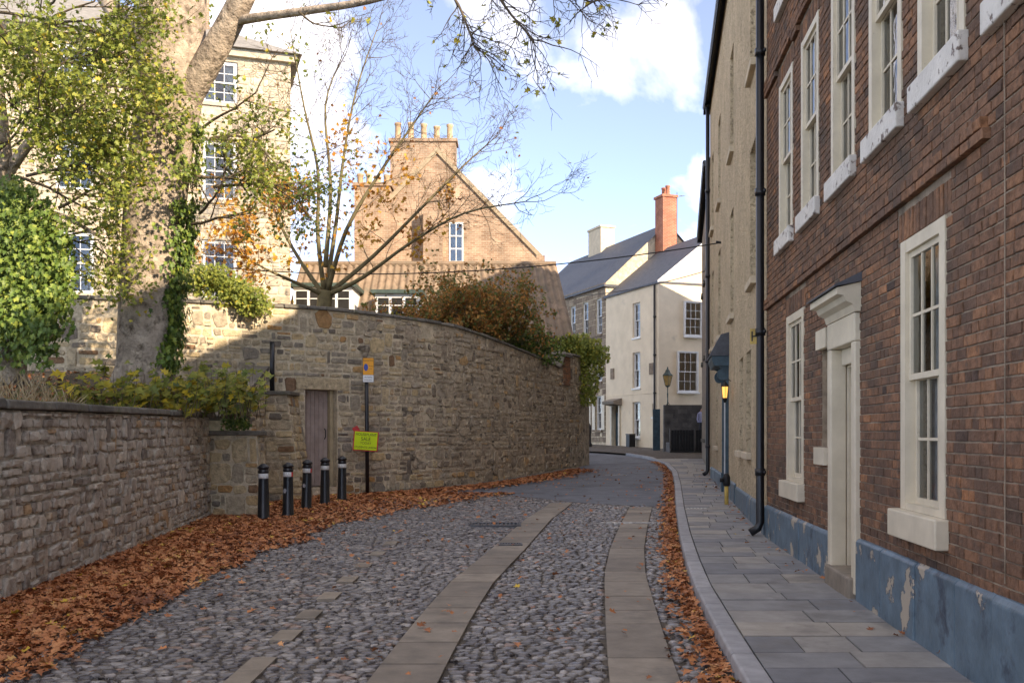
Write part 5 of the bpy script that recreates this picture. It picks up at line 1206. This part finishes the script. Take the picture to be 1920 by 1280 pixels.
# seedlings on the bank
for i, (px, py, Y, w_, hh, m_, lb_) in enumerate([(205, 700, 15.6, .75, .75, 'leaf_yellow', 'yellow-green sycamore seedlings at the foot of the big trunk'), (330, 690, 16.4, .5, .7, 'leaf_yellow', 'leafy yellowing seedling just right of the big trunk'), (400, 710, 17.3, .7, .9, 'leaf_yellow', 'broad leafy seedlings with yellow and green leaves on the bank'), (440, 690, 18.4, .5, .9, 'leaf_green', 'dark green leafy plant beside the sloping coping')]):
    c_ = P(px, py, Y); zb = bankz(c_.x, Y) - .03; e = empty('seedling_plant', (c_.x, Y, zb), 0, lb_, 'plant'); tb = MB(); lb = MB()
    for _ in range(26):
        a = Vector((R.uniform(-1, 1) * w_, R.uniform(-.5, .5), 0)); hgt = hh * R.uniform(.4, 1.1); q = a + Vector((R.uniform(-.15, .15), R.uniform(-.15, .15), hgt)); tb.tube([a, (a + q) / 2 + rv(.04), q], [.008, .006, .003], 4)
        for k in range(9): t_ = R.uniform(.35, 1); leaf_shape(lb, a.lerp(q, t_) + rv(.13), Vector((0, -.5, .8)) + rv(.5), rv() + Vector((0, 0, -.3)), R.uniform(.11, .2), min(1, max(0, R.gauss(.5, .28))), 1)
    tb.build('stems', M['twig'], e, kind='stuff'); lb.build('leaves', M[m_], e, kind='stuff')
# dry grass and low greenery
gr = MB()
for _ in range(420):
    Y = R.uniform(11.5, 15.5); X = lwx(Y) - R.uniform(.5, 2.2) - (1.0 if R.random() < .3 else 0); z = bankz(X, Y); hgt = R.uniform(.2, .5) * (1 if X < lwx(Y) - 1 else .5); b_ = Vector((R.uniform(-.25, .25), R.uniform(-.2, .2), hgt))
    if P(0, 0, Y).x + 1.0 < X: continue
    p = Vector((X, Y, z)); gr.add([p + Vector((-.006, 0, 0)), p + Vector((.006, 0, 0)), p + b_ * .6 + Vector((.004, 0, .03)), p + b_], [(0, 1, 2), (0, 2, 3)], R.random())
tag(gr.build('dry_grass', M['dry_grass']), 'pale dry grass at the left end of the bank', 'grass', kind='stuff')
gr = MB()
for _ in range(9000):
    Y = R.uniform(9.5, 20.5); X = lwx(Y) - .42 - abs(R.gauss(0, .9)); z = bankz(X, Y); b_ = Vector((R.uniform(-.06, .06), R.uniform(-.06, .06), R.uniform(.04, .15))); p = Vector((X, Y, z - .01))
    gr.add([p + Vector((-.006, 0, 0)), p + Vector((.006, 0, 0)), p + b_], [(0, 1, 2)], R.random())
tag(gr.build('bank_grass', M['grass']), 'short rough grass along the top of the bank', 'grass', kind='stuff')
# fallen leaves
fl = MB()
def drop(X, Y, z, s=.085):
    n_ = Vector((R.gauss(0, .35), R.gauss(0, .35), 1)); leaf_shape(fl, Vector((X, Y, z + R.uniform(.008, .045))), n_, Vector((R.uniform(-1, 1), R.uniform(-1, 1), 0)), s * R.uniform(.5, 1.45), min(1, max(0, R.gauss(.5 + .32 * noise.noise(Vector((X * 1.3, Y * 1.3, 2))), .2))), 1)
cnt = 0
while cnt < 30000:
    Y = R.uniform(4.5, 24.5); a = xl(Y) + .02; edge = interp([(4, -3.3), (8, -3.2), (11, -3.35), (17, -2.9), (20, -2.0), (22, -1.0), (24.5, .2)], Y) + .35 * noise.noise(Vector((Y * .8, 0, 0)))
    X = a + abs(R.gauss(0, .55)) * (edge - a) if R.random() < .8 else R.uniform(a, edge)
    k = (X - a) / (edge - a)
    if k > 1.0 and R.random() < .93: continue
    drop(X, Y, zg(Y) + .02, .072); cnt += 1
for _ in range(4500):
    s_ = R.uniform(S_DOOR + .8, S_END); w = abs(R.gauss(0, .5)) + .3; p, n_ = wpos(s_); q = p + n_ * (w + .02)
    if R.random() < interp([(0, 1), (1.2, .8), (1.8, .1)], w): drop(q.x, q.y, zg(q.y) + .04, .09)
for _ in range(5200):
    Y = R.uniform(4, 40); w = abs(R.gauss(0, .13)) + .02
    if Y > 20 and R.random() < .35: continue
    drop(xk(Y) - w, Y, zg(Y) + (.02 if Y < 21 else .035), .065)
for _ in range(700): Y = R.uniform(4, 36); drop(R.uniform(xl(Y), xk(Y)), Y, zg(Y) + .03, .06)
for _ in range(110): Y = R.uniform(5, 34); t_ = 1 - abs(R.gauss(0, .18)); drop(lerp(xk(Y) + .2, fac(Y), t_), Y, zg(Y) + .118, .06)
for _ in range(3800):
    Y = R.uniform(10, 21); X = lwx(Y) - .45 - abs(R.gauss(0, 1.1)); drop(X, Y, bankz(X, Y) + .0, .09)
tag(fl.build('fallen_leaves', M['leaf_fallen']), 'drift of fallen copper-brown leaves along the road edges', 'leaves', kind='stuff')
